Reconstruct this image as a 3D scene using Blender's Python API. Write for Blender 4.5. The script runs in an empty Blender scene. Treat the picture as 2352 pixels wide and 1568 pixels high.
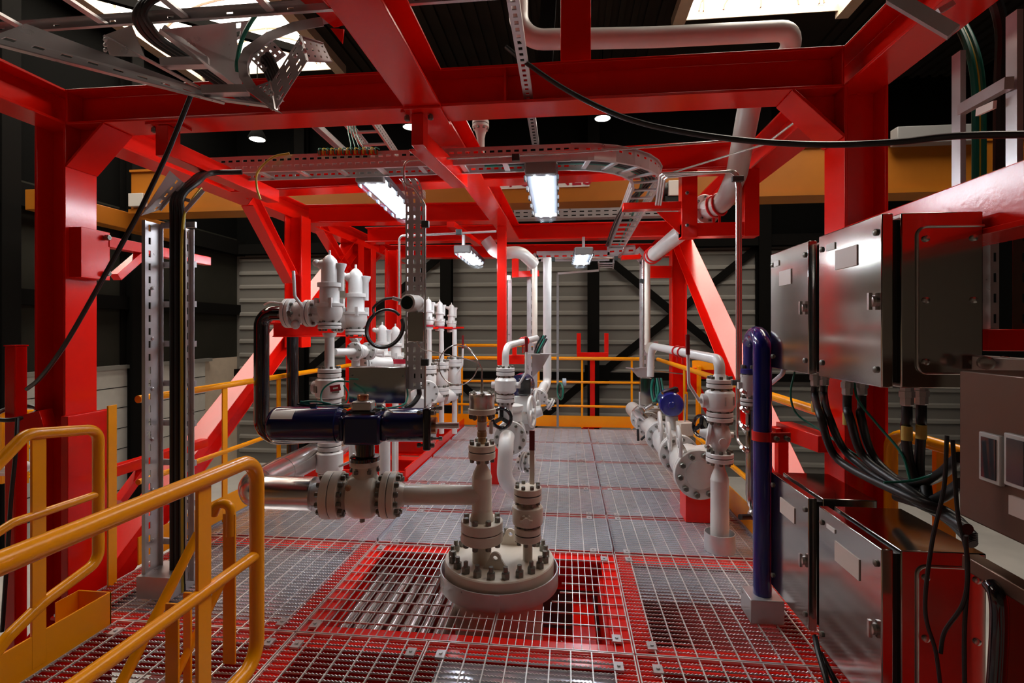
import bpy, math, random
from mathutils import Vector as V, Matrix, Quaternion
random.seed(7)
PI = math.pi
S = bpy.context.scene
C = S.collection
# ---------------------------------------------------------------- camera frame: eye 1.55 m above the grating, 18 mm lens
YAW = math.radians(6.2)
SA, CA = math.sin(YAW), math.cos(YAW)
EYE = V((0, 0, 1.55)); HZ = 758.0; FP = 1176.0
def ray(px, py):
    u = (px - 1176) / FP; v = (HZ - py) / FP
    return V((-SA + u * CA, CA + u * SA, v))
def at(px, py, d): return EYE + ray(px, py) * d
def aty(px, py, y): r = ray(px, py); return EYE + r * (y / r.y)
def atx(px, py, x): r = ray(px, py); return EYE + r * (x / r.x)
def atz(px, py, z): r = ray(px, py); return EYE + r * ((z - 1.55) / r.z)
X, Y, Z = V((1, 0, 0)), V((0, 1, 0)), V((0, 0, 1))

# ---------------------------------------------------------------- materials
M = {}
def mat(name, col, rough=.5, metal=0., coat=0., var=.0, vscale=6., bump=0., bscale=60., rvar=0., stretch=None, emit=0., alpha=1., trans=0., spec=.5):
    m = bpy.data.materials.new(name); m.use_nodes = True
    nt = m.node_tree; b = nt.nodes['Principled BSDF']
    c4 = (*col, 1)
    b.inputs['Base Color'].default_value = c4
    b.inputs['Roughness'].default_value = rough
    b.inputs['Metallic'].default_value = metal
    b.inputs['Specular IOR Level'].default_value = spec
    if coat: b.inputs['Coat Weight'].default_value = coat; b.inputs['Coat Roughness'].default_value = .08
    if emit: b.inputs['Emission Color'].default_value = c4; b.inputs['Emission Strength'].default_value = emit
    if trans: b.inputs['Transmission Weight'].default_value = trans
    b.inputs['Alpha'].default_value = alpha
    if var or bump or rvar:
        tc = nt.nodes.new('ShaderNodeTexCoord'); mp = nt.nodes.new('ShaderNodeMapping')
        nt.links.new(tc.outputs['Object'], mp.inputs['Vector'])
        if stretch: mp.inputs['Scale'].default_value = stretch
        n = nt.nodes.new('ShaderNodeTexNoise'); n.inputs['Scale'].default_value = vscale; n.inputs['Detail'].default_value = 5
        nt.links.new(mp.outputs['Vector'], n.inputs['Vector'])
        if var:
            r = nt.nodes.new('ShaderNodeValToRGB')
            r.color_ramp.elements[0].position = .3; r.color_ramp.elements[1].position = .7
            r.color_ramp.elements[0].color = (*[max(0, x * (1 - var)) for x in col], 1)
            r.color_ramp.elements[1].color = (*[min(1, x * (1 + var)) for x in col], 1)
            nt.links.new(n.outputs['Fac'], r.inputs['Fac']); nt.links.new(r.outputs['Color'], b.inputs['Base Color'])
        if rvar:
            mr = nt.nodes.new('ShaderNodeMapRange'); mr.inputs['From Min'].default_value = .3; mr.inputs['From Max'].default_value = .7
            mr.inputs['To Min'].default_value = max(.02, rough - rvar); mr.inputs['To Max'].default_value = rough + rvar
            nt.links.new(n.outputs['Fac'], mr.inputs['Value']); nt.links.new(mr.outputs['Result'], b.inputs['Roughness'])
        if bump:
            n2 = nt.nodes.new('ShaderNodeTexNoise'); n2.inputs['Scale'].default_value = bscale; n2.inputs['Detail'].default_value = 2
            nt.links.new(mp.outputs['Vector'], n2.inputs['Vector'])
            bp = nt.nodes.new('ShaderNodeBump'); bp.inputs['Strength'].default_value = bump; bp.inputs['Distance'].default_value = .01
            nt.links.new(n2.outputs['Fac'], bp.inputs['Height']); nt.links.new(bp.outputs['Normal'], b.inputs['Normal'])
    M[name] = m
    return m
mat('red_paint', (.80, .009, .003), .19, spec=.38, var=.03, vscale=2.5, bump=.04, bscale=45, rvar=.02)
mat('orange_paint', (1.0, .36, .002), .25, spec=.4, var=.03, vscale=4, bump=.04, bscale=50)
mat('crane_paint', (.42, .135, .006), .5, var=.08, vscale=1.5)
mat('cream_paint', (.70, .63, .53), .33, coat=.15, var=.05, vscale=8, bump=.03, bscale=70)
mat('white_paint', (.64, .63, .61), .30, coat=.15, var=.04, vscale=8, bump=.03, bscale=70)
mat('primer', (.34, .19, .09), .5, var=.15)
mat('bolt_steel', (.20, .195, .17), .42, .75, var=.25, vscale=30)
mat('stud_black', (.035, .033, .032), .45, .3)
mat('gasket', (.03, .03, .03), .6)
mat('galvanised', (.58, .56, .57), .32, .55, var=.06, vscale=9, rvar=.05)
mat('grating_steel', (.74, .72, .71), .34, .5, var=.12, vscale=10)
mat('tray_sheet', (.58, .59, .67), .14, .6, var=.08, vscale=2.2, rvar=.05, bump=.10, bscale=1.6)
mat('stainless', (.46, .435, .40), .13, 1., var=.05, vscale=3, rvar=.03, bump=.015, bscale=4)
mat('stainless_tube', (.62, .60, .57), .26, .75)
mat('cladding_steel', (.70, .68, .66), .22, .92, bump=.03, bscale=5)
mat('navy_paint', (.008, .012, .065), .16, coat=.4)
mat('blue_paint', (.012, .014, .17), .16, coat=.4)
mat('black_paint', (.010, .010, .012), .10, coat=.5)
mat('black_rubber', (.012, .012, .012), .42)
mat('green_wire', (.005, .16, .11), .4)
mat('yellow_wire', (.55, .42, .03), .4)
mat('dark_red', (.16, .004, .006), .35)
mat('tag_red', (.42, .01, .03), .4)
mat('tag_white', (.82, .80, .76), .5)
mat('nameplate', (.66, .56, .50), .4)
mat('clamp_dark', (.03, .045, .045), .45)
mat('red_cap', (.70, .012, .012), .35)
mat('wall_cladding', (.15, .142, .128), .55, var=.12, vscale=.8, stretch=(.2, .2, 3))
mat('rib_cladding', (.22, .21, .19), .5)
mat('cladding_shaded', (.026, .025, .020), .8, spec=.03, var=.12, vscale=.8)  # darker copy of the cladding: shade on the left wall put into its colour
mat('wall_shade_dark', (.0035, .0035, .0032), .9, spec=.04)  # near-black: the lack of light on the upper walls is painted in
mat('wall_front_pale', (.22, .18, .15), .7)
mat('brown_tint_steel', (.17, .105, .075), .34, .75, var=.06, vscale=3)  # control box stainless, with the floor's brown reflection painted into the colour
mat('roof_dark', (.022, .019, .016), .75, spec=.15, var=.2, vscale=1)
mat('dark_steel', (.007, .0065, .006), .8, spec=.02)
mat('door_pale', (.50, .49, .45), .6, var=.05)
mat('beige_wall', (.55, .46, .36), .7, var=.06)
mat('concrete', (.55, .53, .50), .75, var=.12, vscale=1.2)
mat('blue_grey', (.42, .52, .62), .5)
mat('skylight', (1., .93, .82), .6, emit=3.7)
mat('tube_light', (.86, .94, 1.), .4, emit=48.)
mat('lamp_glow', (1., .93, .78), .4, emit=16.)
mat('diffuser', (.10, .12, .16), .08, alpha=.10)
mat('lamp_body', (.040, .046, .060), .4)
mat('lamp_clip', (.05, .05, .055), .5)
mat('lamp_cap', (.25, .25, .25), .5)
mat('grey_plastic', (.58, .57, .54), .45)
mat('glass_dark', (.015, .03, .02), .08, coat=.3)
mat('glass_blue', (.05, .06, .07), .1, coat=.3)
mat('copper', (.45, .20, .10), .25, 1.)
mat('yellow_tag', (.60, .45, .10), .5)
mat('rail_ribs', (.32, .20, .14), .5)

# ---------------------------------------------------------------- mesh builder
WL = {}
def frame(ax):
    ax = ax.normalized()
    a = Z if abs(ax.z) < .9 else X
    s = ax.cross(a).normalized()
    return s, s.cross(ax).normalized()
class MB:
    def __init__(s): s.v = []; s.f = []
    def add(s, vs, fs):
        n = len(s.v); s.v += [V(p) for p in vs]; s.f += [tuple(i + n for i in f) for f in fs]; return s
    def hexa(s, p):
        return s.add(p, [(0, 3, 2, 1), (4, 5, 6, 7), (0, 1, 5, 4), (1, 2, 6, 5), (2, 3, 7, 6), (3, 0, 4, 7)])
    def bx(s, a, b):
        x0, y0, z0 = [min(a[i], b[i]) for i in range(3)]; x1, y1, z1 = [max(a[i], b[i]) for i in range(3)]
        return s.hexa([(x0, y0, z0), (x1, y0, z0), (x1, y1, z0), (x0, y1, z0), (x0, y0, z1), (x1, y0, z1), (x1, y1, z1), (x0, y1, z1)])
    def box(s, c, sz): c = V(c); h = V(sz) / 2; return s.bx(c - h, c + h)
    def bar(s, p0, p1, w, h, up=Z, off=(0, 0)):
        p0, p1 = V(p0), V(p1); d = (p1 - p0).normalized(); up = V(up)
        sd = d.cross(up)
        if sd.length < 1e-4: sd = d.cross(X if abs(d.x) < .9 else Y)
        sd.normalize(); u = sd.cross(d).normalized()
        o = sd * off[0] + u * off[1]
        a, b = sd * (w / 2), u * (h / 2)
        return s.hexa([p0 + o - a - b, p0 + o + a - b, p0 + o + a + b, p0 + o - a + b, p1 + o - a - b, p1 + o + a - b, p1 + o + a + b, p1 + o - a + b])
    def ibeam(s, p0, p1, w, h, up=Z, tf=.014, tw=.010):
        s.bar(p0, p1, w, tf, up, (0, h / 2 - tf / 2)); s.bar(p0, p1, w, tf, up, (0, -h / 2 + tf / 2)); s.bar(p0, p1, tw, h - 2 * tf, up)
        return s
    def channel(s, p0, p1, w, h, up=Z, t=.006):   # web on the -up side, legs pointing to +up
        s.bar(p0, p1, w, t, up, (0, -h / 2 + t / 2)); s.bar(p0, p1, t, h, up, (w / 2 - t / 2, 0)); s.bar(p0, p1, t, h, up, (-w / 2 + t / 2, 0))
        return s
    def lathe(s, o, ax, prof, n=24, close=True):
        o = V(o); ax = V(ax).normalized(); a, b = frame(ax); vs = []; fs = []
        for t, r in prof:
            for k in range(n):
                q = 2 * PI * k / n
                vs.append(o + ax * t + (a * math.cos(q) + b * math.sin(q)) * r)
        m = len(prof)
        for i in range(m - 1):
            for k in range(n):
                k2 = (k + 1) % n
                fs.append((i * n + k, i * n + k2, (i + 1) * n + k2, (i + 1) * n + k))
        if close:
            fs.append(tuple(range(n))[::-1]); fs.append(tuple((m - 1) * n + k for k in range(n)))
        return s.add(vs, fs)
    def cyl(s, p0, p1, r, r2=None, n=20):
        p0, p1 = V(p0), V(p1); return s.lathe(p0, p1 - p0, [(0, r), ((p1 - p0).length, r if r2 is None else r2)], n)
    def tube(s, pts, r, n=12, closed=False):
        pts = [V(p) for p in pts]; m = len(pts)
        tg = []
        for i in range(m):
            a = pts[(i - 1) % m] if (closed or i > 0) else pts[0]; b = pts[(i + 1) % m] if (closed or i < m - 1) else pts[-1]
            tg.append((b - a).normalized())
        nr = frame(tg[0])[0]; vs = []; fs = []
        for i in range(m):
            nr = (nr - tg[i] * nr.dot(tg[i]))
            nr = nr.normalized() if nr.length > 1e-6 else frame(tg[i])[0]
            bn = tg[i].cross(nr)
            k = 1.
            for j in range(n):
                q = 2 * PI * j / n
                vs.append(pts[i] + (nr * math.cos(q) + bn * math.sin(q)) * r)
        for i in range(m if closed else m - 1):
            i2 = (i + 1) % m
            for j in range(n):
                j2 = (j + 1) % n
                fs.append((i * n + j, i * n + j2, i2 * n + j2, i2 * n + j))
        if not closed:
            fs.append(tuple(range(n))[::-1]); fs.append(tuple((m - 1) * n + j for j in range(n)))
        return s.add(vs, fs)
    def ball(s, c, r, n=16, sc=(1, 1, 1)):
        c = V(c); m = n // 2; prof = [(-math.cos(PI * i / m) * r, max(1e-4, math.sin(PI * i / m) * r)) for i in range(m + 1)]
        k = len(s.v); s.lathe(V((0, 0, 0)), Z, prof, n)
        for i in range(k, len(s.v)): p = s.v[i]; s.v[i] = V((p.x * sc[0], p.y * sc[1], p.z * sc[2])) + c
        return s
    def prism(s, poly, ex):
        poly = [V(p) for p in poly]; ex = V(ex); n = len(poly)
        return s.add(poly + [p + ex for p in poly], [tuple(range(n))[::-1], tuple(range(n, 2 * n))] + [(i, (i + 1) % n, (i + 1) % n + n, i + n) for i in range(n)])
    def torus(s, c, ax, R, r, n=32, k=10):
        a, b = frame(V(ax)); return s.tube([V(c) + (a * math.cos(2 * PI * i / n) + b * math.sin(2 * PI * i / n)) * R for i in range(n)], r, k, True)
    def build(s, name, m, par=None, bev=0., ang=.6):
        if par is None:
            lo = [min(p[i] for p in s.v) for i in range(3)]; hi = [max(p[i] for p in s.v) for i in range(3)]
            loc = V(((lo[0] + hi[0]) / 2, (lo[1] + hi[1]) / 2, lo[2]))
        else: loc = WL[par.name]
        me = bpy.data.meshes.new(name); me.from_pydata([p - loc for p in s.v], [], s.f); me.update()
        me.materials.append(M[m]); me.shade_smooth(); me.set_sharp_from_angle(angle=ang)
        o = bpy.data.objects.new(name, me); C.objects.link(o)
        if par is None: o.location = loc
        else: o.parent = par
        WL[o.name] = loc
        if bev:
            bm = o.modifiers.new('bevel', 'BEVEL'); bm.width = bev; bm.segments = 2; bm.limit_method = 'ANGLE'; bm.angle_limit = .7
        return o
def tag(o, label, cat, group=None):
    o['label'] = label; o['category'] = cat
    if group: o['group'] = group
    return o
def thing(name, loc, label, cat, group=None):
    o = bpy.data.objects.new(name, None); o.location = V(loc); o.empty_display_size = .1
    C.objects.link(o); WL[o.name] = V(loc); return tag(o, label, cat, group)
def struct(o, label=None):
    o['kind'] = 'structure'
    if label: o['label'] = label
    return o
def fil(pts, r, n=7):
    """round the corners of a polyline"""
    pts = [V(p) for p in pts]; out = [pts[0]]
    for i in range(1, len(pts) - 1):
        p = pts[i]; a = (pts[i - 1] - p); b = (pts[i + 1] - p); la, lb = a.length, b.length; a.normalize(); b.normalize()
        th = a.angle(b)
        if th > 3.1: out.append(p); continue
        d = min(r / math.tan(th / 2), la * .49, lb * .49); rr = d * math.tan(th / 2)
        bis = (a + b).normalized(); cc = p + bis * (rr / math.sin(th / 2))
        u = (p + a * d - cc); w = (p + b * d - cc); tot = u.angle(w)
        for k in range(n + 1):
            f = k / n
            q = (u * math.sin((1 - f) * tot) + w * math.sin(f * tot)) / math.sin(tot)
            out.append(cc + q)
    out.append(pts[-1]); return out
def spline(pts, n=10):
    pts = [V(p) for p in pts]; P = [pts[0] * 2 - pts[1]] + pts + [pts[-1] * 2 - pts[-2]]; out = []
    for i in range(1, len(P) - 2):
        a, b, c, d = P[i - 1], P[i], P[i + 1], P[i + 2]
        for k in range(n):
            t = k / n
            out.append(.5 * ((2 * b) + (c - a) * t + (2 * a - 5 * b + 4 * c - d) * t * t + (3 * b - a - 3 * c + d) * t ** 3))
    out.append(pts[-1]); return out
BOLT = {}
def bolt(par, p, ax, r, ln, proud=.0, name='stud_bolt'):
    """stud with a hex nut near either end, centred on p; nut seats ln apart"""
    key = (round(r, 4), round(ln, 3), round(proud, 3))
    if key not in BOLT:
        b = MB(); h = ln / 2; nh = r * 1.7
        b.cyl((0, 0, -h - nh - proud), (0, 0, h + nh + proud), r * .62, n=10)
        for sg in (-1, 1): b.lathe((0, 0, sg * h), (0, 0, sg), [(0, r * 1.15), (nh * .85, r * 1.15), (nh, r * .95)], 6)
        me = bpy.data.meshes.new('stud_bolt'); me.from_pydata(b.v, [], b.f); me.materials.append(M['bolt_steel']); me.update()
        BOLT[key] = me
    o = bpy.data.objects.new(name, BOLT[key]); C.objects.link(o); o.parent = par
    o.location = V(p) - WL[par.name]; o.rotation_mode = 'QUATERNION'; o.rotation_quaternion = V((0, 0, 1)).rotation_difference(V(ax).normalized())
    return o
def flange(par, c, ax, r, t=.022, n=8, m='white_paint', pair=True, br=.009, bolts=True, ph=.2, name='flange', bore=.0):
    """a bolted flange joint centred on c: two discs with a dark gasket line between, studs all round"""
    c = V(c); ax = V(ax).normalized(); g = .004; b = MB(); e = min(.004, t * .2)
    if pair:
        for sg in (-1, 1): b.lathe(c, ax * sg, [(g / 2, r - e), (g / 2 + e, r), (t, r), (t + e, r - e)], 32)
    else: b.lathe(c, ax, [(-t / 2, r - e), (-t / 2 + e, r), (t / 2 - e, r), (t / 2, r - e)], 32)
    o = b.build(name, m, par)
    if pair: MB().lathe(c, ax, [(-g / 2 - .001, r * .965), (g / 2 + .001, r * .965)], 32).build('gasket', 'gasket', o)
    if bolts:
        a, w = frame(ax); rb = r * .80
        for k in range(n):
            q = 2 * PI * (k + ph) / n
            bolt(o, c + (a * math.cos(q) + w * math.sin(q)) * rb, ax, br, (2 * t + .008) if pair else t)
    return o
# ================================================================ THE HALL
YB, XL, XR, ZF, ZR, YN = 14.0, -9.6, 10.0, -2.3, 8.0, -9.0
struct(MB().bx((XL, YN, ZF - .2), (XR, YB, ZF)).build('floor', 'concrete'), 'grey concrete hall floor far below the platform')
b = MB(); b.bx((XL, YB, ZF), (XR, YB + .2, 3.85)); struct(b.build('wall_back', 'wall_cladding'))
b = MB()
z = ZF + .3
while z < 3.8:
    b.prism([(XL + .1, YB, z), (XL + .1, YB - .05, z + .02), (XL + .1, YB - .05, z + .09), (XL + .1, YB, z + .13)], (XR - XL - .2, 0, 0)); z += .395
struct(b.build('trim_1', 'rib_cladding'), 'raised horizontal ribs of the grey back wall cladding')
struct(MB().bx((XL, YB, 3.85), (XR, YB + .2, ZR)).build('wall_back_upper', 'wall_shade_dark'))  # upper part split off and coloured as unlit
struct(MB().bx((XL - .2, YN, .78), (XL, YB, 4.2)).build('wall_left', 'cladding_shaded'))
struct(MB().bx((XL - .2, YN, 4.2), (XL, YB, ZR)).build('wall_left_upper', 'wall_shade_dark'))  # darkness under the roof painted into this upper part
struct(MB().bx((XL - .2, YN, ZF), (XL, YB, .78)).build('wall_left_base', 'beige_wall'))
struct(MB().bx((XR, YN, ZF), (XR + .2, YB, ZR)).build('wall_right', 'wall_shade_dark'))
struct(MB().bx((XL, YN - .2, ZF), (XR, YN, ZR)).build('wall_front', 'wall_front_pale'))
# sectional door in the left wall with its joints
b = MB(); b.bx((XL, 7.9, ZF), (XL + .06, 12.6, .72)); d = b.build('door_1', 'door_pale'); struct(d, 'pale sectional door with horizontal joints in the left wall')
b = MB()
for i in range(9): b.bx((XL + .055, 7.9, .32 - i * .44), (XL + .064, 12.6, .335 - i * .44))
b.build('joint', 'dark_steel', d)
struct(MB().bx((XL, 7.7, .72), (XL + .12, 12.8, .80)).build('trim_2', 'rib_cladding'), 'pale lintel strip over the sectional door')
p = MB().bx((XL, 5.6, -.8), (XL + .05, 7.35, .72)).build('window_3', 'blue_grey'); struct(p, 'pale blue translucent panel in the left wall')
# roof with two rooflight openings
SKY0 = 1.8
SK = [(-9.2, -5.5, 11.9), (2.25, 5.45, 10.8)]
b = MB()
b.bx((XL, YN, ZR), (SK[0][0], YB, ZR + .2)); b.bx((SK[0][1], YN, ZR), (SK[1][0], YB, ZR + .2)); b.bx((SK[1][1], YN, ZR), (XR, YB, ZR + .2))
for x0, x1, yf in SK: b.bx((x0, yf, ZR), (x1, YB, ZR + .2)); b.bx((x0, YN, ZR), (x1, SKY0, ZR + .2))
struct(b.build('ceiling', 'roof_dark'), 'dark ribbed steel roof deck')
b = MB(); x = XL + .1
while x < XR:
    if not (SK[0][0] - .15 < x < SK[0][1] + .1 or SK[1][0] - .15 < x < SK[1][1] + .1): b.bx((x, YN, ZR - .07), (x + .11, YB, ZR))
    x += .27
struct(b.build('trim_3', 'roof_dark'), 'long ribs of the dark roof deck')
for i, (x0, x1, yf) in enumerate(SK):
    xc, hw, n = (x0 + x1) / 2, (x1 - x0) / 2, 14
    arc = lambda f, s=1.: V((xc - hw * math.cos(PI * f) * s, 0, ZR + .02 + .95 * math.sin(PI * f) * s))
    b = MB()
    for k in range(n):
        a0, a1 = arc(k / n), arc((k + 1) / n)
        b.add([a0 + Y * SKY0, a1 + Y * SKY0, a1 + Y * yf, a0 + Y * yf], [(0, 1, 2, 3)])
    b.add([arc(k / n) + Y * (yf - .02) for k in range(n + 1)], [tuple(range(n + 1))])
    w = b.build('window_%d' % (i + 1), 'skylight'); struct(w, 'bright arched rooflight in the roof on the %s' % ('left', 'right')[i])
    b = MB(); b.add([arc(k / n) + Y * SKY0 for k in range(n + 1)], [tuple(range(n + 1))]); b.build('near_gable', 'roof_dark', w)
    y = SKY0 + .4
    while y < yf + .1:
        MB().tube([arc(k / n, .985) + Y * min(y, yf - .05) for k in range(n + 1)], .028, 6).build('arch_rib', 'rail_ribs', w); y += 1.21
    for f in (.25, .5, .75): MB().bar(V((xc - hw * math.cos(PI * f) * .98, yf - .05, ZR + .02)), arc(f, .98) + Y * (yf - .05), .05, .03).build('mullion', 'rail_ribs', w)
    for s in (.45, .75): MB().tube([V((xc - hw * math.cos(PI * k / 14) * s, yf - .06, ZR + .02 + .95 * math.sin(PI * k / 14) * s)) for k in range(15)], .022, 6).build('gable_arc', 'rail_ribs', w)
    b = MB()
    for xx in (x0, x1): b.bx((xx - .12, SKY0, ZR - .22), (xx + .12, yf + .1, ZR + .04))
    b.bx((x0, yf - .02, ZR - .12), (x1, yf - .001, ZR + .03)); b.build('curb', 'beige_wall', w)
    MB().bar((x0, yf - 3.6, ZR - .18), (x1, yf - .6, ZR - .18), .12, .16).build('tie_beam', 'dark_steel', w)
# steel posts, girts and bracing on the back wall
for x, l in ((-7.5, 'dark steel wall post behind the black pipe on the left'), (-3.3, 'dark steel wall post behind the row of small relief valves'),
             (.68, 'dark steel wall post straight behind the red U-shaped pipe rest'), (5.0, 'dark steel wall post to the right of the steel tubes')):
    tag(MB().ibeam((x, YB - .22, ZF), (x, YB - .22, ZR), .3, .28, Y, .03, .03).build('wall_post', 'dark_steel'), l, 'post', 'posts of the back wall')
struct(MB().bx((XL, YB - .14, .22), (XR, YB, .42)).build('trim_4', 'dark_steel'), 'dark horizontal rail along the back wall')
struct(MB().bx((XL, YB - .3, 3.72), (XR, YB, 4.0)).build('trim_5', 'dark_steel'), 'dark beam along the top of the grey cladding')
for k, (p, q, l) in enumerate((((-7.4, .4), (-3.4, 3.7), 'dark brace rising to the right on the wall behind the relief valves'),
                 ((.78, 3.7), (4.9, .2), 'dark brace falling to the right on the back wall beside the right frame'),
                 ((.78, .3), (4.9, 3.7), 'dark brace rising to the right on the back wall beside the right frame'),
                 ((.6, .3), (-3.2, -3.0), 'dark brace falling to the left below the pipe rest on the back wall'),
                 ((-3.2, .3), (.6, -3.0), 'dark brace falling to the right below the wall rail behind the far railing'))):
    yy = YB - .10 - .05 * (k % 2)
    tag(MB().bar((p[0], yy, p[1]), (q[0], yy, q[1]), .04, .2).build('wall_brace', 'dark_steel'), l, 'brace', 'braces on the back wall')
tag(MB().bx((.45, YB - .20, .1), (1.1, YB - .16, .62)).build('gusset_plate', 'dark_steel'), 'dark gusset plate where the back wall braces meet', 'plate')
for yy, l in ((7.65, 'dark wall post at the far left edge of the picture'), (10.2, 'dark wall post on the left wall behind the vertical cable tray')):
    tag(MB().ibeam((XL + .16, yy, ZF), (XL + .16, yy, ZR), .3, .3, X, .03, .03).build('wall_post', 'dark_steel'), l, 'post')
struct(MB().bx((XL, YN, 2.0), (XL + .12, YB, 2.28)).build('trim_6', 'dark_steel'), 'dark horizontal rail along the left wall')
struct(MB().bx((XL, YN, 3.7), (XL + .25, YB, 4.1)).build('trim_7', 'dark_steel'), 'dark upper rail along the left wall')
# ---------------------------------------------------------------- bridge crane
cr = thing('bridge_crane', (-1.2, 9.2, 3.8), 'ochre overhead crane girder spanning the hall behind the red frames', 'crane')
b = MB(); b.bx((-8.35, 9.0, 3.86), (7.5, 9.45, 4.58)); b.build('girder', 'crane_paint', cr, .01)
b = MB(); b.bx((-8.35, 8.94, 3.78), (7.5, 9.51, 3.86)); b.bx((-8.35, 8.96, 4.58), (7.5, 9.49, 4.62)); b.build('girder_flange', 'crane_paint', cr)
MB().bx((-8.75, 7.4, 3.50), (-8.45, 10.6, 3.83)).build('end_carriage', 'crane_paint', cr, .01)
MB().bx((-8.30, 8.88, 3.9), (-8.0, 9.0, 4.15)).build('junction_box', 'grey_plastic', cr, .008)
s0, s1 = aty(1100, 431, 8.99), aty(1354, 428, 8.99)
sg = MB().bx((s0.x, 8.985, s1.z), (s1.x, 9.0, s1.z + .40)).build('capacity_sign', 'tag_white', cr)
fc = bpy.data.curves.new('lettering', 'FONT'); fc.body = '10 TONNES'; fc.size = .40; fc.extrude = .002; fc.align_x = 'CENTER'; fc.materials.append(M['tag_red'])
fo = bpy.data.objects.new('lettering', fc); C.objects.link(fo)
dg = bpy.context.evaluated_depsgraph_get(); me = bpy.data.meshes.new_from_object(fo.evaluated_get(dg)); bpy.data.objects.remove(fo)
fo = bpy.data.objects.new('lettering', me); C.objects.link(fo); fo.parent = sg
fo.rotation_euler = (PI / 2, 0, 0); fo.location = V(((s0.x + s1.x) / 2, 8.982, s1.z + .03)) - WL[sg.name]; fo.scale = (.98, 1, 1)
h = thing('crane_hoist', aty(1548, 460, 8.7), 'black and white hoist unit under the ochre crane girder', 'hoist')
a0, a1 = aty(1533, 418, 8.7), aty(1562, 452, 8.7)
MB().bx((a0.x, 8.6, a1.z), (a1.x + .12, 8.92, a0.z)).build('cover', 'tag_white', h, .01)
MB().cyl((a0.x - .18, 8.75, (a0.z + a1.z) / 2), (a0.x, 8.75, (a0.z + a1.z) / 2), .13).build('motor', 'black_rubber', h)
MB().bx((a0.x - .05, 8.62, a1.z - .10), (a1.x + .12, 8.9, a1.z)).build('trolley', 'black_rubber', h)
a0, a1 = aty(2048, 303, 8.9), aty(2240, 330, 8.9)
tag(MB().bx((a0.x, 8.75, a1.z), (a1.x, 8.94, a0.z + .03)).build('cable_trunking', 'lamp_cap', None, .01), 'pale grey trunking along the top of the crane girder at right', 'trunking')
# ---------------------------------------------------------------- high bay lamps
for px, py, z, l in ((591, 318, 6.0, 'round high bay lamp glowing in the dark roof at left'), (943, 290, 6.3, 'round high bay lamp half hidden by the red centre hanger'),
                     (1384, 270, 6.3, 'round high bay lamp glowing above the curved cable tray')):
    c = atz(px, py, z); t = thing('high_bay_lamp', c, l, 'lamp', 'high bay lamps under the roof')
    MB().lathe(c, Z, [(-.02, .20), (.02, .20), (.16, .13), (.24, .09), (.40, .07)], 28).build('reflector', 'wall_shade_dark', t)  # coloured near-black so it sinks into the unlit roof
    MB().lathe(c, Z, [(-.024, .165), (-.019, .17)], 28).build('glowing_lens', 'lamp_glow', t)
    MB().cyl(c + Z * .4, (c.x, c.y, ZR), .012, n=8).build('suspension_rod', 'dark_steel', t)
# ---------------------------------------------------------------- neighbouring walkway at the far left
w = thing('walkway', at(20, 1130, 6.4), 'distant grey grating walkway with red edge beam at far left', 'walkway')
z0 = at(20, 1088, 6.4).z; b = MB()
p0, p1 = at(-40, 1088, 6.4), at(78, 1088, 7.2)
for k in range(30): b.bar(V((p0.x - .6, p0.y - .9 + k * .07, z0)), V((p1.x + .5, p0.y - .9 + k * .07, z0)), .006, .04)
b.build('grating', 'grating_steel', w)
MB().ibeam(V((p0.x - .6, p0.y - .95, z0 - .40)), V((p1.x + .6, p0.y - .95, z0 - .40)), .2, .28).build('edge_beam', 'red_paint', w)
MB().bx((p0.x - .6, p0.y - .96, z0 - .2), (p1.x + .6, p0.y - .94, z0 + .02)).build('toe_board', 'orange_paint', w)
MB().bar(V((p1.x - .2, p0.y - .9, z0 - .5)), V((p1.x - .9, p0.y - .9, z0 - 1.2)), .08, .08).build('knee_brace', 'red_paint', w)
for xx in (p0.x - .3, p1.x + .2): MB().bar((xx, p0.y - .2, ZF), (xx, p0.y - .2, z0 - .04), .12, .12, X).build('leg', 'red_paint', w)
r = thing('guard_rail', at(20, 1060, 6.6), 'distant orange railing behind the red post at far left', 'railing')
for k, (ya, yb) in enumerate(((944, 944), (985, 968), (1106, 1085), (1018, 1026), (1112, 1092))):
    MB().cyl(at(-60, ya, 6.2 + .3 * k % 2), at(92, yb, 7.0 + .3 * k % 2), .022, n=10).build('rail', 'orange_paint', r)
for px in (5, 58): MB().bar(at(px, 944, 6.6), at(px, 1110, 6.6), .05, .05, X).build('post', 'orange_paint', r)
t = thing('drain_pipe', at(10, 1076, 6.0), 'thin white pipe with small flanged valve at far left', 'pipe')
MB().cyl(at(-60, 1074, 5.9), at(40, 1074, 5.9), .035).build('pipe', 'white_paint', t)
flange(t, at(44, 1072, 5.9), X, .085, .02, 6); MB().ball(at(54, 1072, 5.9), .07).build('valve_body', 'white_paint', t)
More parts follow.
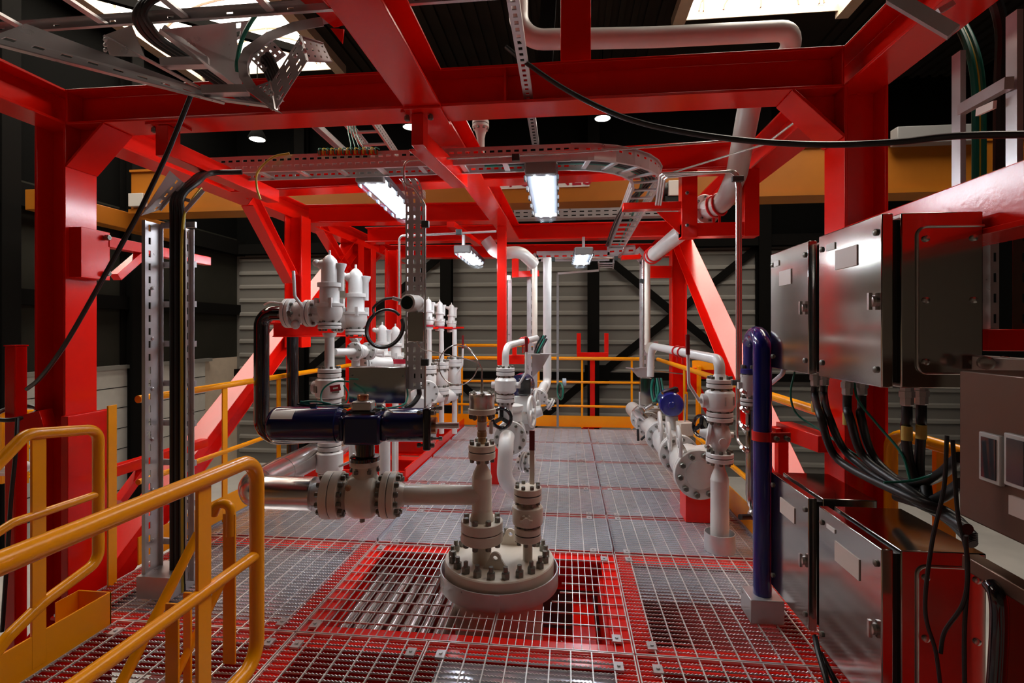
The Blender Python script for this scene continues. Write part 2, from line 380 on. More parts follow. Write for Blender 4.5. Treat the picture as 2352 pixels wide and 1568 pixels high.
# ================================================================ RED STEEL
YP = 2.8
BZ = aty(1700, 211, YP).z          # underside of the roof beams
BH = .215
TOPZ = BZ + BH
XLc, XRc = aty(150, 400, YP).x, aty(1940, 400, YP).x     # inner faces of the front columns
def red(b, name, label, cat, group=None, bev=.003): return tag(b.build(name, 'red_paint', None, bev), label, cat, group)
CW = .21
def hcol(x, y, z0, z1, w=CW): return MB().ibeam((x, y, z0), (x, y, z1), w, w, X, .016, .012)
GC = 'red columns of the frame'; GB = 'red cross beams of the frame'
for sx, xi, l in ((-1, XLc, 'red front column at left, black cable hanging across it'), (1, XRc, 'red front column at right behind the steel cabinets')):
    t = thing('steel_column', (xi + sx * CW / 2, YP + CW / 2, -2.28), l, 'column', GC)
    hcol(xi + sx * CW / 2, YP + CW / 2, -2.28, BZ + .004).build('shaft', 'red_paint', t, .003)
    hz = .25; b = MB()                                            # haunch under the cross beam
    p0, p1 = V((xi, YP + CW / 2, BZ - hz)), V((xi - sx * hz, YP + CW / 2, BZ))
    b.bar(p0, p1, CW, .016, (-sx, 0, -1)); b.prism([(xi, YP + CW / 2 - .006, BZ - hz), (xi - sx * hz, YP + CW / 2 - .006, BZ), (xi, YP + CW / 2 - .006, BZ)], (0, .012, 0))
    b.build('haunch', 'red_paint', t, .002)
b = MB().ibeam((XLc + .012, YP + CW / 2, BZ + BH / 2), (XRc - .012, YP + CW / 2, BZ + BH / 2), CW, BH, Z, .016, .012)
for xx in (XLc, XRc - .012): b.bx((xx, YP, BZ), (xx + .012, YP + CW, TOPZ))
for xx in (-.35,): b.bx((xx, YP + .005, BZ + .016), (xx + .012, YP + CW - .005, TOPZ - .016))
red(b, 'cross_beam', 'red front cross beam under the big cable tray', 'beam', GB)
# longitudinal roof beams
XSL, XSR = XLc - CW / 2, XRc + CW / 2
XCB = (aty(924, 208, YP).x + aty(1018, 208, YP).x) / 2
for x, l in ((XSL, 'red roof beam running away along the left side'), (XSR, 'red roof beam running away along the right side')):
    b = MB().ibeam((x, .2, BZ + BH / 2), (x, 9.4, BZ + BH / 2), CW, BH, Z, .016, .012); red(b, 'roof_beam', l, 'beam', 'red roof beams along the frame')
xe = aty(1170, 545, 7.0).x
b = MB().ibeam((XCB, .3, BZ + BH / 2), (XCB, YP - .003, BZ + BH / 2), CW, BH, Z, .016, .012); b.ibeam((XCB, YP + CW + .003, BZ + BH / 2), (XCB + .04, 7.1, BZ + BH / 2), CW, BH, Z, .016, .012)
b.bar((XCB, YP - .02, BZ - .008), (XCB, YP + CW + .02, BZ - .008), CW, .016)
red(b, 'roof_beam', 'red centre roof beam running over the flanged vessel', 'beam', 'red roof beams along the frame')
def xbeam(pl, pr, z, label, hgt=BH, w=CW):
    """cross beam whose lower front edge passes through two points of its underside plane"""
    a = atz(*pl, z); c = atz(*pr, z); n = V((-(c - a).y, (c - a).x, 0)).normalized() * (w / 2)
    return red(MB().ibeam(a + n + Z * hgt / 2, c + n + Z * hgt / 2, w, hgt, Z, .014, .010), 'cross_beam', label, 'beam', GB)
xbeam((520, 442), (1700, 384), BZ, 'second red cross beam, just behind the long cable tray')
xbeam((700, 512), (1150, 506), BZ, 'short red cross beam between the left column and the centre beam')
xbeam((838, 556), (1560, 543), BZ, 'red cross beam at the far portal, over the two small lamps')
xbeam((830, 592), (1560, 588), BZ, 'rearmost red cross beam against the grey wall')
# top stub beams seen over the front beam
b = MB(); p = aty(1321, 50, 3.05); b.bar((p.x, YP + .1, TOPZ), (p.x, YP + .1, TOPZ + 1.0), .165, .12, Y)
red(b, 'post_stub', 'bright red post standing on the front cross beam', 'post')
b = MB(); p0, p1 = at(1248, 112, 3.75), at(1262, -30, 3.75); b.bar(p0 - Z * .35, p1, .11, .05, Y); tag(b.build('hanger_post', 'dark_steel'), 'dark steel hanger beside the white overhead pipe', 'post')
b = MB(); b.bar(at(690, -30, 2.30), at(786, 52, 2.58), .10, .035, Z); b.bar(at(738, -30, 2.30), at(814, 55, 2.58), .012, .10, Z); b.prism([at(758, 64, 2.58), at(790, 66, 2.58), at(786, 100, 2.58)], (0, .01, 0))
red(b, 'tray_bracket', 'small red bracket beside the curved tray bend at top left', 'bracket')
# second and third columns
def pcol(px, x, z0, z1, label):
    r = ray(px, 600); y = r.y * (x / r.x); return red(hcol(x, y, z0, z1, .2), 'steel_column', label, 'column', GC)
pcol(684, XSL + .16, 1.36, BZ, 'red hanging column left of the tall relief valves')
pcol(815, XSL + .02, -2.28, BZ, 'red column behind the second tall relief valve')
pcol(844, -3.08, -2.28, BZ, 'red rear column with knee brace, left of the perforated tray')
pcol(903, XSL + .42, -2.28, BZ, 'slim red rear column just left of the perforated tray')
pcol(1557, XSR, -2.28, BZ, 'red far column at right behind the pipe manifold')
# knee braces
def brace(p0, p1, w, h, label, up=Z, name='knee_brace', cat='brace', tf=.012):
    return red(MB().ibeam(p0, p1, w, h, up, tf, .01), name, label, cat, 'red braces of the frame')
y5 = 5.6
brace(atx(575, 462, XSL + .16), atx(668, 640, XSL + .16), .12, .15, 'red knee brace sloping down to the hanging column', (0, .5, .8))
brace(atx(735, 520, XSL + .02), atx(806, 640, XSL + .02), .12, .13, 'red knee brace right of the hanging column', (0, .5, .8))
red(MB().bar(at(846, 606, 8.6), at(884, 566, 8.6), .12, .10, Y), 'knee_brace', 'short red knee brace of the rear column', 'brace', 'red braces of the frame')
brace((XSL, 2.75, -.42), (XSL, 7.25, 2.82), .2, .2, 'long red diagonal brace at left with pale gleaming top', (0, -.6, .8), 'diagonal_brace')
brace((XSR, 3.2, .10), (XSR, 7.25, 2.86), .2, .2, 'long red diagonal brace at right with pale gleaming top', (0, -.6, .8), 'diagonal_brace')
# hanging centre post
c = at(1153, 838, 6.2); red(MB().bar((c.x, c.y, c.z), (c.x, c.y, BZ), .105, .105, X), 'hanging_post', 'red square post hanging behind the white pipe elbow', 'post')
# bolted hangers under the front beam and the arms they carry
HZB = 2.62
for px0, px1, xe, l1, l2 in ((945, 972, (1072, 428), 'red bolted hanger under the middle of the front beam', 'red angle arm running back from the centre hanger'),
                             (357, 386, (640, 462), 'red bolted hanger under the left end of the front beam', 'red angle arm running back from the left hanger')):
    p0, p1 = aty(px0, 300, YP + .03), aty(px1, 300, YP + .03); xm = (p0.x + p1.x) / 2
    t = thing('beam_hanger', (xm, YP + .08, HZB), l1, 'hanger', 'bolted hangers under the front beam')
    MB().bx((p0.x, YP + .03, HZB - .02), (p1.x, YP + .13, BZ - .018)).build('drop_post', 'red_paint', t, .003)
    MB().bx((p0.x - .06, YP + .02, BZ - .014), (p1.x + .06, YP + .15, BZ - .002)).build('cap_plate', 'red_paint', t)
    for xx in (p0.x - .035, p1.x + .035): bolt(t, (xx, YP + .06, BZ - .008), Z, .014, .03)
    e = atz(*xe, HZB); b = MB(); b.bar((xm + .02, YP + .14, HZB + .04), (e.x, e.y, HZB + .04), .012, .10); b.bar((xm - .03, YP + .14, HZB - .005), (e.x - .05, e.y, HZB - .005), .11, .012)
    red(b, 'tray_beam', l2, 'arm', 'red arms under the cable trays')
for xe2, l in (((1128, 640, 5.2), ''),): pass
# brackets of the left vertical tray
def trayarm(pa, pb, x, drop, label, plate=True):
    a, c = atx(*pa, x), atx(*pb, x); c.z = a.z
    t = thing('tray_bracket', a, label, 'bracket', 'red brackets holding the left cable tray')
    MB().bar(a, c, .07, .07).build('arm', 'red_paint', t, .003)
    MB().bar(a + V((0, .08, -.22)), a + V((0, .30, -.03)), .06, .05).build('strut', 'red_paint', t)
    if plate:
        MB().bx((x - .06, a.y - .19, a.z - .25), (x + .03, a.y + .01, a.z + .06)).build('plate', 'red_paint', t, .003)
        for zz in (-.21, .02): bolt(t, (x + .03, a.y - .03, a.z + zz), X, .016, .02)
    return t
trayarm((240, 555), (476, 598), XLc + .05, .2, 'red bracket high on the left column with a long free arm')
trayarm((248, 1085), (470, 1018), XLc + .05, .2, 'red bracket low on the left column behind the orange railing', False)
t = thing('splice_plate', (XLc + .03, YP + .1, -.9), 'red splice plate on the left column behind the orange rail loop', 'plate')
MB().bx((XLc + .002, YP - .03, -.95), (XLc + .05, YP + CW + .06, aty(200, 955, YP).z)).build('plate', 'red_paint', t, .003)
# red lifting post at far left with the crossing floor beam
p = at(37, 795, 3.1); w2 = .036
t = thing('lifting_post', (p.x, p.y, -1.4), 'short red square post with cable wound round it, far left', 'post')
MB().bx((p.x - w2, p.y - w2, -1.4), (p.x + w2, p.y + w2, p.z)).build('tube', 'red_paint', t, .006)
MB().bx((p.x - w2 - .003, p.y - w2 - .003, p.z), (p.x + w2 + .003, p.y + w2 + .003, p.z + .008)).build('cap', 'red_paint', t)
q = at(160, 958, 3.05); b = MB().bar(V((p.x + w2, p.y, q.z - .06)), V((XLc - .1, YP - .012, q.z - .02)), .1, .12)
red(b, 'link_beam', 'red link beam from the short post to the left column', 'beam')
# hanging frame at the right with bracket arm
yf = atz(1700, 384, BZ).y + .1
t = thing('pipe_hanger', aty(1650, 545, yf), 'red rectangular frame hanging round the flanged white pipe', 'frame')
f = lambda px, py: aty(px, py, yf)
for a0, a1, z0, z1, nm in ((1562, 1598, 548, 386, 'post'), (1704, 1738, 545, 386, 'post')):
    u0, u1 = f(a0, z0), f(a1, z1); MB().bx((u0.x, yf - .06, u0.z), (u1.x, yf + .06, BZ)).build(nm, 'red_paint', t, .003)
u0, u1 = f(1562, 546), f(1738, 512); MB().bx((u0.x, yf - .058, u0.z), (u1.x, yf + .058, u1.z)).build('bottom_rail', 'red_paint', t, .003)
for yy in (449, 522): bolt(t, f(1573, yy) - Y * .06, Y, .012, .02)
u0, u1 = f(1430, 484), f(1564, 465); MB().bx((u0.x, yf - .045, u0.z), (u1.x, yf + .045, u1.z)).build('arm', 'red_paint', t, .003)
MB().prism([f(1508, 486), f(1562, 486), f(1562, 537)], (0, .012, 0)).build('gusset', 'red_paint', t)
# red pipe supports standing on the floor
c = atz(1360, 977, 0); c.y -= .1
t = thing('pipe_rest', (c.x, c.y, 0), 'red U-shaped pipe rest on a thin post at the far end', 'support')
g = lambda px, py: aty(px, py, c.y)
MB().bar((c.x, c.y, 0), (c.x, c.y, g(1360, 812).z), .075, .075, X).build('post', 'red_paint', t, .003)
u0, u1 = g(1325, 814), g(1397, 814); MB().bar(u0, u1, .07, .07).build('crossbar', 'red_paint', t, .003)
for u in (u0, u1): s = 1 if u is u0 else -1; MB().bar(u + X * s * .03, V((u.x + s * .03, u.y, g(1360, 765).z)), .065, .065, X).build('fork', 'red_paint', t, .003)
MB().bx((c.x - .14, c.y - .1, 0), (c.x + .14, c.y + .1, .015)).build('base_plate', 'red_paint', t)
def pedestal(px0, px1, pyt, pyb, label, dep=.22):
    a, e = atz(px0, pyb, .0), atz(px1, pyb, .0); zt = at(px0, pyt, (a - EYE).dot(V((-SA, CA, 0)))).z
    b = MB().bx((a.x, a.y, 0), (e.x, a.y + dep, zt)); return red(b, 'pipe_pedestal', label, 'support', 'red pipe pedestals')
pedestal(1575, 1634, 1100, 1199, 'red pedestal under the right pipe manifold, nearest one')
pedestal(1127, 1146, 1030, 1112, 'red pedestal under the centre pipe manifold', .5)
# brackets under the far right pipe
t = thing('pipe_bracket', atx(1576, 870, XSR - .11), 'red gusseted bracket on the far right column', 'bracket')
y7 = 6.95; k = lambda px, py, yy=y7: aty(px, py, yy)
MB().bx(k(1575, 870) , k(1645, 845, y7) + Y * .1).build('arm', 'red_paint', t, .003)
MB().prism([k(1575, 870), k(1600, 870), k(1648, 960), k(1628, 960)], (0, .05, 0)).build('strut', 'red_paint', t)
t = thing('pipe_bracket', at(1160, 838, 5.6), 'red bracket under the white elbow at the hanging post', 'bracket')
MB().bx(at(1168, 836, 6.05), at(1204, 815, 6.05) + Y * .1).build('arm', 'red_paint', t, .003)
MB().bar(at(1182, 815, 6.0), at(1182, 796, 6.0), .05, .05, X).build('stub', 'red_paint', t)
t = thing('pipe_bracket', at(1207, 636, 7.0), 'red L-shaped bracket behind the far tray frame', 'bracket')
MB().bar(at(1184, 636, 7.0), at(1184, 592, 7.0), .09, .09, X).build('drop_post', 'red_paint', t); MB().bar(at(1176, 631, 7.0), at(1238, 628, 7.0), .08, .08).build('arm', 'red_paint', t)
b = MB().bar(at(1487, 625, 6.9), at(1540, 625, 6.9), .12, .16); red(b, 'tray_bracket', 'red cross arm between the far tray frame and the right column', 'bracket')
b = MB().bar(at(1427, 592, 6.9), at(1470, 590, 6.9), .08, .06); red(b, 'tray_bracket', 'small red tray support at the top of the far tray frame', 'bracket')
b = MB().bar(at(1035, 515, 5.6), at(1098, 560, 7.0), .09, .06); red(b, 'lamp_arm', 'pale red arm over the far left lamp', 'arm')
# relief valve beam
p0, p1 = at(612, 742, 4.55), at(812, 742, 4.9)
b = MB().ibeam(at(628, 755, 4.5), at(832, 755, 4.9), .16, .145, Z, .012, .01); red(b, 'valve_beam', 'red beam carrying the black pipe and tall relief valves', 'beam')
b = MB().prism([at(618, 745, 4.42), at(660, 745, 4.45), at(655, 700, 4.45)], (0, .012, 0)); b.bar(at(608, 741, 4.4), at(700, 741, 4.5), .1, .012)
red(b, 'pipe_cradle', 'small red cradle plate under the black pipe elbow', 'bracket')
# right hand support frame behind the blue pipe
t = thing('pipe_stanchion', at(1830, 1085, 3.3), 'red box section frame behind the blue pipe and cabinets', 'frame')
xq = 1.36
MB().bar(at(1772, 998, 3.05), at(1842, 992, 3.12), .07, .085).build('arm', 'red_paint', t, .003)
MB().bar(at(1800, 985, 3.10), at(1900, 1020, 2.72), .10, .09).build('side_rail', 'red_paint', t, .003)
for px, d in ((1795, 3.12),): MB().bar(at(px, 1000, d), at(px, 1000, d) - Z * .9, .06, .06, X).build('leg', 'red_paint', t, .003)
# cabinet carrying beam at the right
pA, pB = atx(1895, 541, 1.42), atx(2352, 366, 1.42)
t = thing('cabinet_beam', (1.42, 2.0, pB.z - .2), 'red beam above the steel cabinets, running towards the viewer', 'beam')
MB().bx((1.42, 1.0, pB.z - .205), (1.60, YP, pB.z)).build('web', 'red_paint', t, .004)
MB().bx((1.40, 1.0, pB.z - .21), (1.60, YP, pB.z - .19)).build('lower_lip', 'red_paint', t, .003)
MB().bx((1.398, 1.55, pB.z - .20), (1.42, 1.575, pB.z + .0)).build('stiffener', 'red_paint', t, .003)
b = MB().bx((1.46, .9, -.6), (1.50, 1.75, .985)); red(b, 'back_plate', 'dark red upright plate behind the lower steel cabinet', 'plate')
# edge beams and joists under the floor
ZB = -.014
for x, l in ((-2.70, 'red floor beam under the left edge of the platform'), (-1.39, 'red floor beam under the left edge of the pit'), (.32, 'red floor beam under the right edge of the pit'), (1.33, 'red floor beam under the right edge of the platform')):
    red(MB().ibeam((x, 2.5 if x < -2 else -.6, ZB - .1), (x, 9.0, ZB - .1), .2, .2, Z, .015, .01), 'floor_beam', l, 'beam', 'red floor beams running along the platform', 0)
for y, l in ((.95, 'red floor joist nearest the viewer under the grating'), (2.5, 'red floor joist along the front of the pit'), (3.6, 'red floor joist along the back of the pit'), (4.32, 'red floor joist behind the pit under the T piece'), (5.1, 'red floor joist in front of the red kerb'), (6.1, 'red floor joist half way to the far railing'), (7.1, 'red floor joist second from the far railing'), (8.1, 'red floor joist under the far railing')):
    red(MB().ibeam((-2.42 if y < 2 else -2.7, y, ZB - .104), (1.3, y, ZB - .104), .18, .2, Z, .015, .01), 'floor_joist', l, 'joist', 'red floor joists across the platform', 0)
b = MB().bx((-2.62, -.6, -.30), (-2.43, 2.48, -.03)); red(b, 'edge_beam', 'bright red edge beam at the bottom left corner', 'beam')
# ================================================================ GRATING FLOOR
def serrated(b, p0, axis, ln, t, h, pitch, amp):
    if p0.y > 3.62: h, amp = .003, .0018
    n = max(2, int(ln / (pitch / 2))); st = ln / n; base = len(b.v)
    sd = V((axis.y, axis.x, 0)) * (t / 2)
    for i in range(n + 1):
        q = p0 + axis * (i * st); zt = -amp if i % 2 else 0.
        b.v += [q - sd - Z * h, q + sd - Z * h, q + sd + Z * zt, q - sd + Z * zt]
    for i in range(n):
        k = base + i * 4
        for j in range(4):
            j2 = (j + 1) % 4; b.f.append((k + j, k + 4 + j, k + 4 + j2, k + j2))
    b.f.append((base, base + 1, base + 2, base + 3)); k = base + n * 4; b.f.append((k + 3, k + 2, k + 1, k))
CX, CY, CR = -.42, 3.14, .385
def grate(x0, x1, y0, y1, label, along='x', circle=False, fine=True, clips=()):
    g = .006; x0 += g; x1 -= g; y0 += g; y1 -= g; b = MB(); t = .0034
    for a, c in (((x0, y0), (x1, y0)), ((x0, y1), (x1, y1)), ((x0, y0), (x0, y1)), ((x1, y0), (x1, y1))):
        b.bar((a[0], a[1], -.006), (c[0], c[1], -.006), .005, .012)
    def seg(fixed, lo, hi, ax):          # split a bar where it meets the round opening
        d = abs(fixed - (CY if ax == 'x' else CX)); cc = CX if ax == 'x' else CY
        if not circle or d >= CR: return [(lo, hi)]
        e = math.sqrt(CR * CR - d * d); return [s for s in ((lo, min(hi, cc - e)), (max(lo, cc + e), hi)) if s[1] - s[0] > .01]
    bp, cp = (.036, .1) if along == 'x' else (.041, .11)
    if not fine: bp = .036
    if along == 'x':
        n = round((y1 - y0) / bp)
        for i in range(1, n):
            yy = y0 + (y1 - y0) * i / n
            for lo, hi in seg(yy, x0, x1, 'x'):
                if fine: serrated(b, V((lo, yy, 0)), X, hi - lo, t, .011, .018, .0045)
                else: b.bx((lo, yy - t / 2, -.003), (hi, yy + t / 2, 0))
        n = round((x1 - x0) / cp)
        for i in range(1, n):
            xx = x0 + (x1 - x0) * i / n
            for lo, hi in seg(xx, y0, y1, 'y'): b.bx((xx - .003, lo, -.0032 if y0 > 3.5 else -.009), (xx + .003, hi, -.0003))
    else:
        n = round((x1 - x0) / bp)
        for i in range(1, n):
            xx = x0 + (x1 - x0) * i / n
            for lo, hi in seg(xx, y0, y1, 'y'): serrated(b, V((xx, lo, 0)), Y, hi - lo, .0034, .009, .018, .0035)
        n = round((y1 - y0) / cp)
        for i in range(1, n):
            yy = y0 + (y1 - y0) * i / n
            for lo, hi in seg(yy, x0, x1, 'x'): b.bx((lo, yy - .003, -.009), (hi, yy + .003, -.0005))
    o = tag(b.build('floor_grating', 'grating_steel'), label, 'grating', 'floor gratings of the platform')
    for fx, fy in clips:
        cx, cy = x0 + (x1 - x0) * fx, y0 + (y1 - y0) * fy
        MB().bx((cx - .022, cy - .03, -.008), (cx + .022, cy + .03, .004)).cyl((cx, cy, .003), (cx, cy, .010), .009, n=6).build('saddle_clip', 'galvanised', o)
    return o
def sheet(x0, x1, y0, y1, label, z=-.05):
    if y0 >= 3.5:
        x0 -= .082; x1 += .082; y0 -= .04; y1 += .04; z = -.0072
    b = MB(); b.bx((x0 + .085, y0 + .08, z), (x1 - .085, y1 - .08, z + .004)); b.bx((x0 + .085, y0 + .08, z), (x0 + .089, y1 - .08, z + .03)); b.bx((x1 - .089, y0 + .08, z), (x1 - .085, y1 - .08, z + .03))
    tag(b.build('drip_tray', 'tray_sheet'), label, 'tray', 'sheet trays under the grating')
NOSHEET = {(-2.40, .9), (-1.39, .9), (.32, .9), (.32, 2.5)}
CL = ((.08, .06), (.92, .06), (.08, .94), (.92, .94))
cells = [
 (-2.40, -1.39, .9, 2.5, 'bottom left under the orange rails'), (-1.39, -.69, .9, 2.5, 'at the bottom edge left of the middle'), (-.69, .32, .9, 2.5, 'at the bottom edge in front of the vessel'), (.32, 1.39, .9, 2.5, 'at bottom right in front of the lower steel cabinets'),
 (-2.79, -1.39, 2.5, 3.6, 'left of the pit at the foot of the cable tray'), (.32, 1.39, 2.5, 3.6, 'right of the pit round the white riser'),
 (-2.79, -1.39, 3.6, 4.32, 'under the clad pipe elbow'), (-1.39, .32, 3.6, 4.32, 'just behind the pit under the T pipe'), (.32, 1.39, 3.6, 4.32, 'in front of the right red pedestal'),
 (-2.79, -1.39, 4.32, 5.1, 'far left behind the clad pipe'), (-1.39, .32, 4.32, 5.1, 'behind the T pipe, second row after the pit'), (.32, 1.39, 4.32, 5.1, 'beside the right red pedestal'),
 (-1.64, .32, 5.1, 6.1, 'beside the front end of the red kerb'), (.32, 1.39, 5.1, 6.1, 'under the right manifold, third row after the pit'),
 (-1.64, .32, 6.1, 7.1, 'beside the middle of the red kerb'), (.32, 1.39, 6.1, 7.1, 'under the right manifold, second row from the railing'),
 (-1.64, .32, 7.1, 8.12, 'at the far railing left of the red pipe rest'), (.32, 1.39, 7.1, 8.12, 'at the far railing right of the red pipe rest')]
for x0, x1, y0, y1, w in cells:
    grate(x0, x1, y0, y1, 'serrated grey grating panel ' + w, 'x', fine=y0 < 4.4, clips=CL)
    if (x0, y0) not in NOSHEET: sheet(x0, x1, y0, y1, 'silver sheet below the grating ' + w)
sheet(.32, 1.39, 3.0, 3.6, 'silver sheet below the grating just behind the white riser')
grate(-1.39, -.385, 2.5, 3.6, 'open mesh grating panel left of the round vessel head', 'y', True, clips=((.06, .06), (.06, .94)))
grate(-.385, .32, 2.5, 3.6, 'open mesh grating panel right of the round vessel head', 'y', True, clips=((.9, .10), (.9, .93)))
tag(MB().bx((-3.3, -.6, -1.22), (2.3, 5.6, -1.20)).build('lower_deck', 'dark_red'), 'red lower deck coloured dark for shade, seen through the nearest gratings', 'deck')  # dark colour stands in for the shade below the gratings
b = MB().bx((-1.665, 5.1, -.02), (-1.65, 8.1, .13)); red(b, 'kerb_plate', 'red kerb plate along the opening left of the far grating', 'kerb')
b = MB().bx((-2.75, 5.10, -.25), (-1.66, 5.12, .10)); red(b, 'kerb_plate', 'red kerb plate across the front of the left opening', 'kerb')
b = MB().bx((-2.75, 5.15, -.75), (-1.70, 8.05, -.72)); red(b, 'lower_plate', 'red lower deck plate in the left opening', 'plate')
t = thing('pump_base', (-1.95, 5.6, -.72), 'red finned casing low in the left opening behind the big valve', 'casing')
MB().bx((-2.15, 5.35, -.72), (-1.75, 5.75, -.30)).build('housing', 'red_paint', t, .01)
MB().lathe((-1.95, 5.55, -.30), Z, [(0, .17), (.05, .17), (.06, .11), (.20, .10)], 20).build('cap', 'red_paint', t)
MB().cyl((-2.05, 5.38, -.3), (-2.05, 5.38, .2), .05).build('cylinder', 'stainless_tube', t)
# what shows through the open mesh of the pit
for i in range(10):
    xx = -1.28 + i * .066; zz = -.15 - .035 * (i % 3)
    tag(MB().cyl((xx, 2.62, zz), (xx, 3.5, zz), .029, n=14).build('clad_line', 'cladding_steel'), ('bright clad line below the pit grating, %s' % ('leftmost of the bundle', 'second from the left', 'third from the left', 'fourth from the left', 'fifth from the left', 'fifth from the right', 'fourth from the right', 'third from the right', 'second from the right', 'rightmost of the bundle')[i]), 'pipe', 'clad lines under the pit grating')
red(MB().ibeam((-.66, 2.5, -.45), (-.66, 3.6, -.45), .16, .2), 'lower_beam', 'red lower beam left of the vessel under the pit grating', 'beam')
red(MB().bx((-.60, 2.56, -.52), (.28, 3.54, -.50)), 'lower_plate', 'red lower plate under the pit grating right of the vessel', 'plate')
red(MB().bx((.20, 2.6, -.30), (.24, 3.5, -.10)), 'side_plate', 'red upright plate along the right side of the pit', 'plate')
red(MB().ibeam((.10, 2.5, -.38), (.10, 3.6, -.38), .14, .2), 'lower_beam', 'red lower beam right of the vessel under the pit grating', 'beam')
red(MB().ibeam((-1.3, 2.72, -.30), (.28, 2.72, -.30), .14, .14), 'lower_beam', 'red lower cross beam at the front of the pit', 'beam')
b = MB().prism([(-.04, 3.05, -.30), (.20, 2.78, -.30), (.20, 2.70, -.30), (-.04, 2.78, -.30)], (0, 0, .012)); tag(b.build('gusset_plate', 'grey_plastic'), 'pale grey triangular plate under the pit grating at right', 'plate')
t = thing('drain_spool', (.17, 2.74, -.42), 'short white pipe spool under the pit grating at right', 'pipe')
MB().cyl((.17, 2.62, -.38), (.17, 2.82, -.38), .055).build('pipe', 'white_paint', t); flange(t, (.17, 2.60, -.38), Y, .085, .015, 6, bolts=False)
# ---------------------------------------------------------------- orange railings
def orail(name, loc, label, group=None): return thing(name, loc, label, 'railing', group)
T = .0245
# near railing along the stair opening
xr = -1.09
R = lambda px, py: atx(px, py, xr)
t = orail('guard_rail', (xr, 1.2, 0), 'near orange tube railing sweeping across the lower left corner')
ye, zt, zb = R(578, 1060).y, 1.10, R(592, 1497).z
zb = .40
MB().tube(fil([(xr, .55, zt), (xr, ye + .03, zt), (xr, ye + .03, zb - .02), (xr, .55, zb - .02)], .085), T, 16).build('frame_tube', 'orange_paint', t)
zm = R(590, 1272).z
MB().cyl((xr, .55, zm), (xr, ye + .02, zm), .019, n=14).build('mid_rail', 'orange_paint', t)
yp = R(467, 1200).y
MB().bx((xr - .006, yp - .028, -.02), (xr + .006, yp + .028, zt - .01)).build('post', 'orange_paint', t, .002)
# stair handrail just behind it
q = lambda px, py, d=2.35: at(px, py, d)
t = orail('stair_rail', q(500, 1568), 'orange stair railing with hooped end behind the near railing')
MB().tube(fil([q(489, 1182), q(500, 1155), q(530, 1158), q(530, 1230)], .05), .021, 12).build('hoop', 'orange_paint', t)
e0, e1 = q(527, 1180), q(537, 1520); MB().bar(e0, V((e0.x, e0.y, .02)), .010, .060, X).build('post', 'orange_paint', t, .002)
MB().tube([q(455, 1225), q(268, 1590, 1.95)], .021, 12).build('sloping_rail', 'orange_paint', t)
MB().tube([q(520, 1318), q(400, 1560, 2.15)], .017, 12).build('sloping_mid_rail', 'orange_paint', t)
e0 = q(396, 1385, 2.1); MB().bar(e0, V((e0.x, e0.y, .0)), .010, .058, X).build('post', 'orange_paint', t, .002)
e0 = q(431, 1360, 2.2); MB().bar(e0, V((e0.x, e0.y, .0)), .012, .035, X).build('brace_post', 'orange_paint', t, .002)
# looped railing at the far left
xl = -2.40; L = lambda px, py: atx(px, py, xl)
t = orail('guard_rail', (xl, 1.9, 0), 'closed orange rail loop in front of the red left column')
a0, a1, a2, a3 = L(60, 997), L(226, 985), L(226, 1270), L(108, 1372)
MB().tube(fil([L(-40, 1100), a0, a1, L(226, 1288), L(100, 1382), L(20, 1460), L(-60, 1560)], .07), .026, 16).build('frame_tube', 'orange_paint', t)
MB().tube(fil([L(-60, 1258), L(30, 1200), L(228, 1133)], .06), .019, 14).build('mid_rail', 'orange_paint', t)
e0, e1 = L(88, 998), L(100, 1470); MB().bx((xl - .006, e0.y - .032, .02), (xl + .006, e0.y + .032, e0.z)).build('post', 'orange_paint', t, .002)
e0, e1 = L(222, 1395), L(-60, 1580)
MB().bx((xl - .005, 1.15, .0), (xl + .005, 2.46, .17)).bx((xl - .18, 2.45, .0), (xl + .005, 2.46, .17)).bx((xl - .185, 2.33, .0), (xl - .18, 2.46, .17)).build('toe_board', 'orange_paint', t, .002)
# left side railing
xs = -2.78
t = orail('guard_rail', (xs, 5.5, 0), 'long orange railing along the left side behind the red diagonal')
y0, y1 = 3.05, 8.1
MB().cyl((xs, y0, 1.10), (xs, y1, 1.10), .025, n=14).build('top_rail', 'orange_paint', t)
MB().cyl((xs, y0, .56), (xs, y1, .56), .019, n=12).build('mid_rail', 'orange_paint', t)
MB().bx((xs - .004, y0, .02), (xs + .004, y1, .20)).build('toe_board', 'orange_paint', t)
for px, py in ((257, 1000), (516, 1000), (640, 960)): yy = atx(px, py, xs).y; MB().bx((xs - .006, yy - .03, -.12), (xs + .006, yy + .03, 1.09)).build('post', 'orange_paint', t, .002)
# far railing
yr = 8.2
t = orail('guard_rail', (0, yr, 0), 'orange railing across the far end of the platform')
F = lambda px, py: aty(px, py, yr)
xa, xb = F(985, 800).x, F(1478, 800).x
for z, r in ((F(1300, 823).z, .028), (F(1300, 877).z, .019), (F(1300, 932).z, .019)): MB().cyl((xa, yr, z), (xb, yr, z), r, n=12).build('rail', 'orange_paint', t)
MB().bx((xa, yr - .004, .015), (xb, yr + .004, F(1300, 954).z)).build('toe_board', 'orange_paint', t)
for px in (1061, 1337, 1451): p = F(px, 900); MB().bar((p.x, yr, 0), (p.x, yr, F(1300, 826).z), .032, .012, Y).build('post', 'orange_paint', t)
yr2 = 8.6; p0, p1 = aty(1045, 793, yr2), aty(1240, 793, yr2)
t = orail('guard_rail', (p0.x, yr2, p0.z - .5), 'higher orange rail behind the far railing at the hanging post')
MB().cyl(p0, p1, .027, n=12).build('rail', 'orange_paint', t)
for f in (.02, .98): p = p0.lerp(p1, f); MB().bar(p, p - Z * 1.25, .05, .012, Y).build('post', 'orange_paint', t)
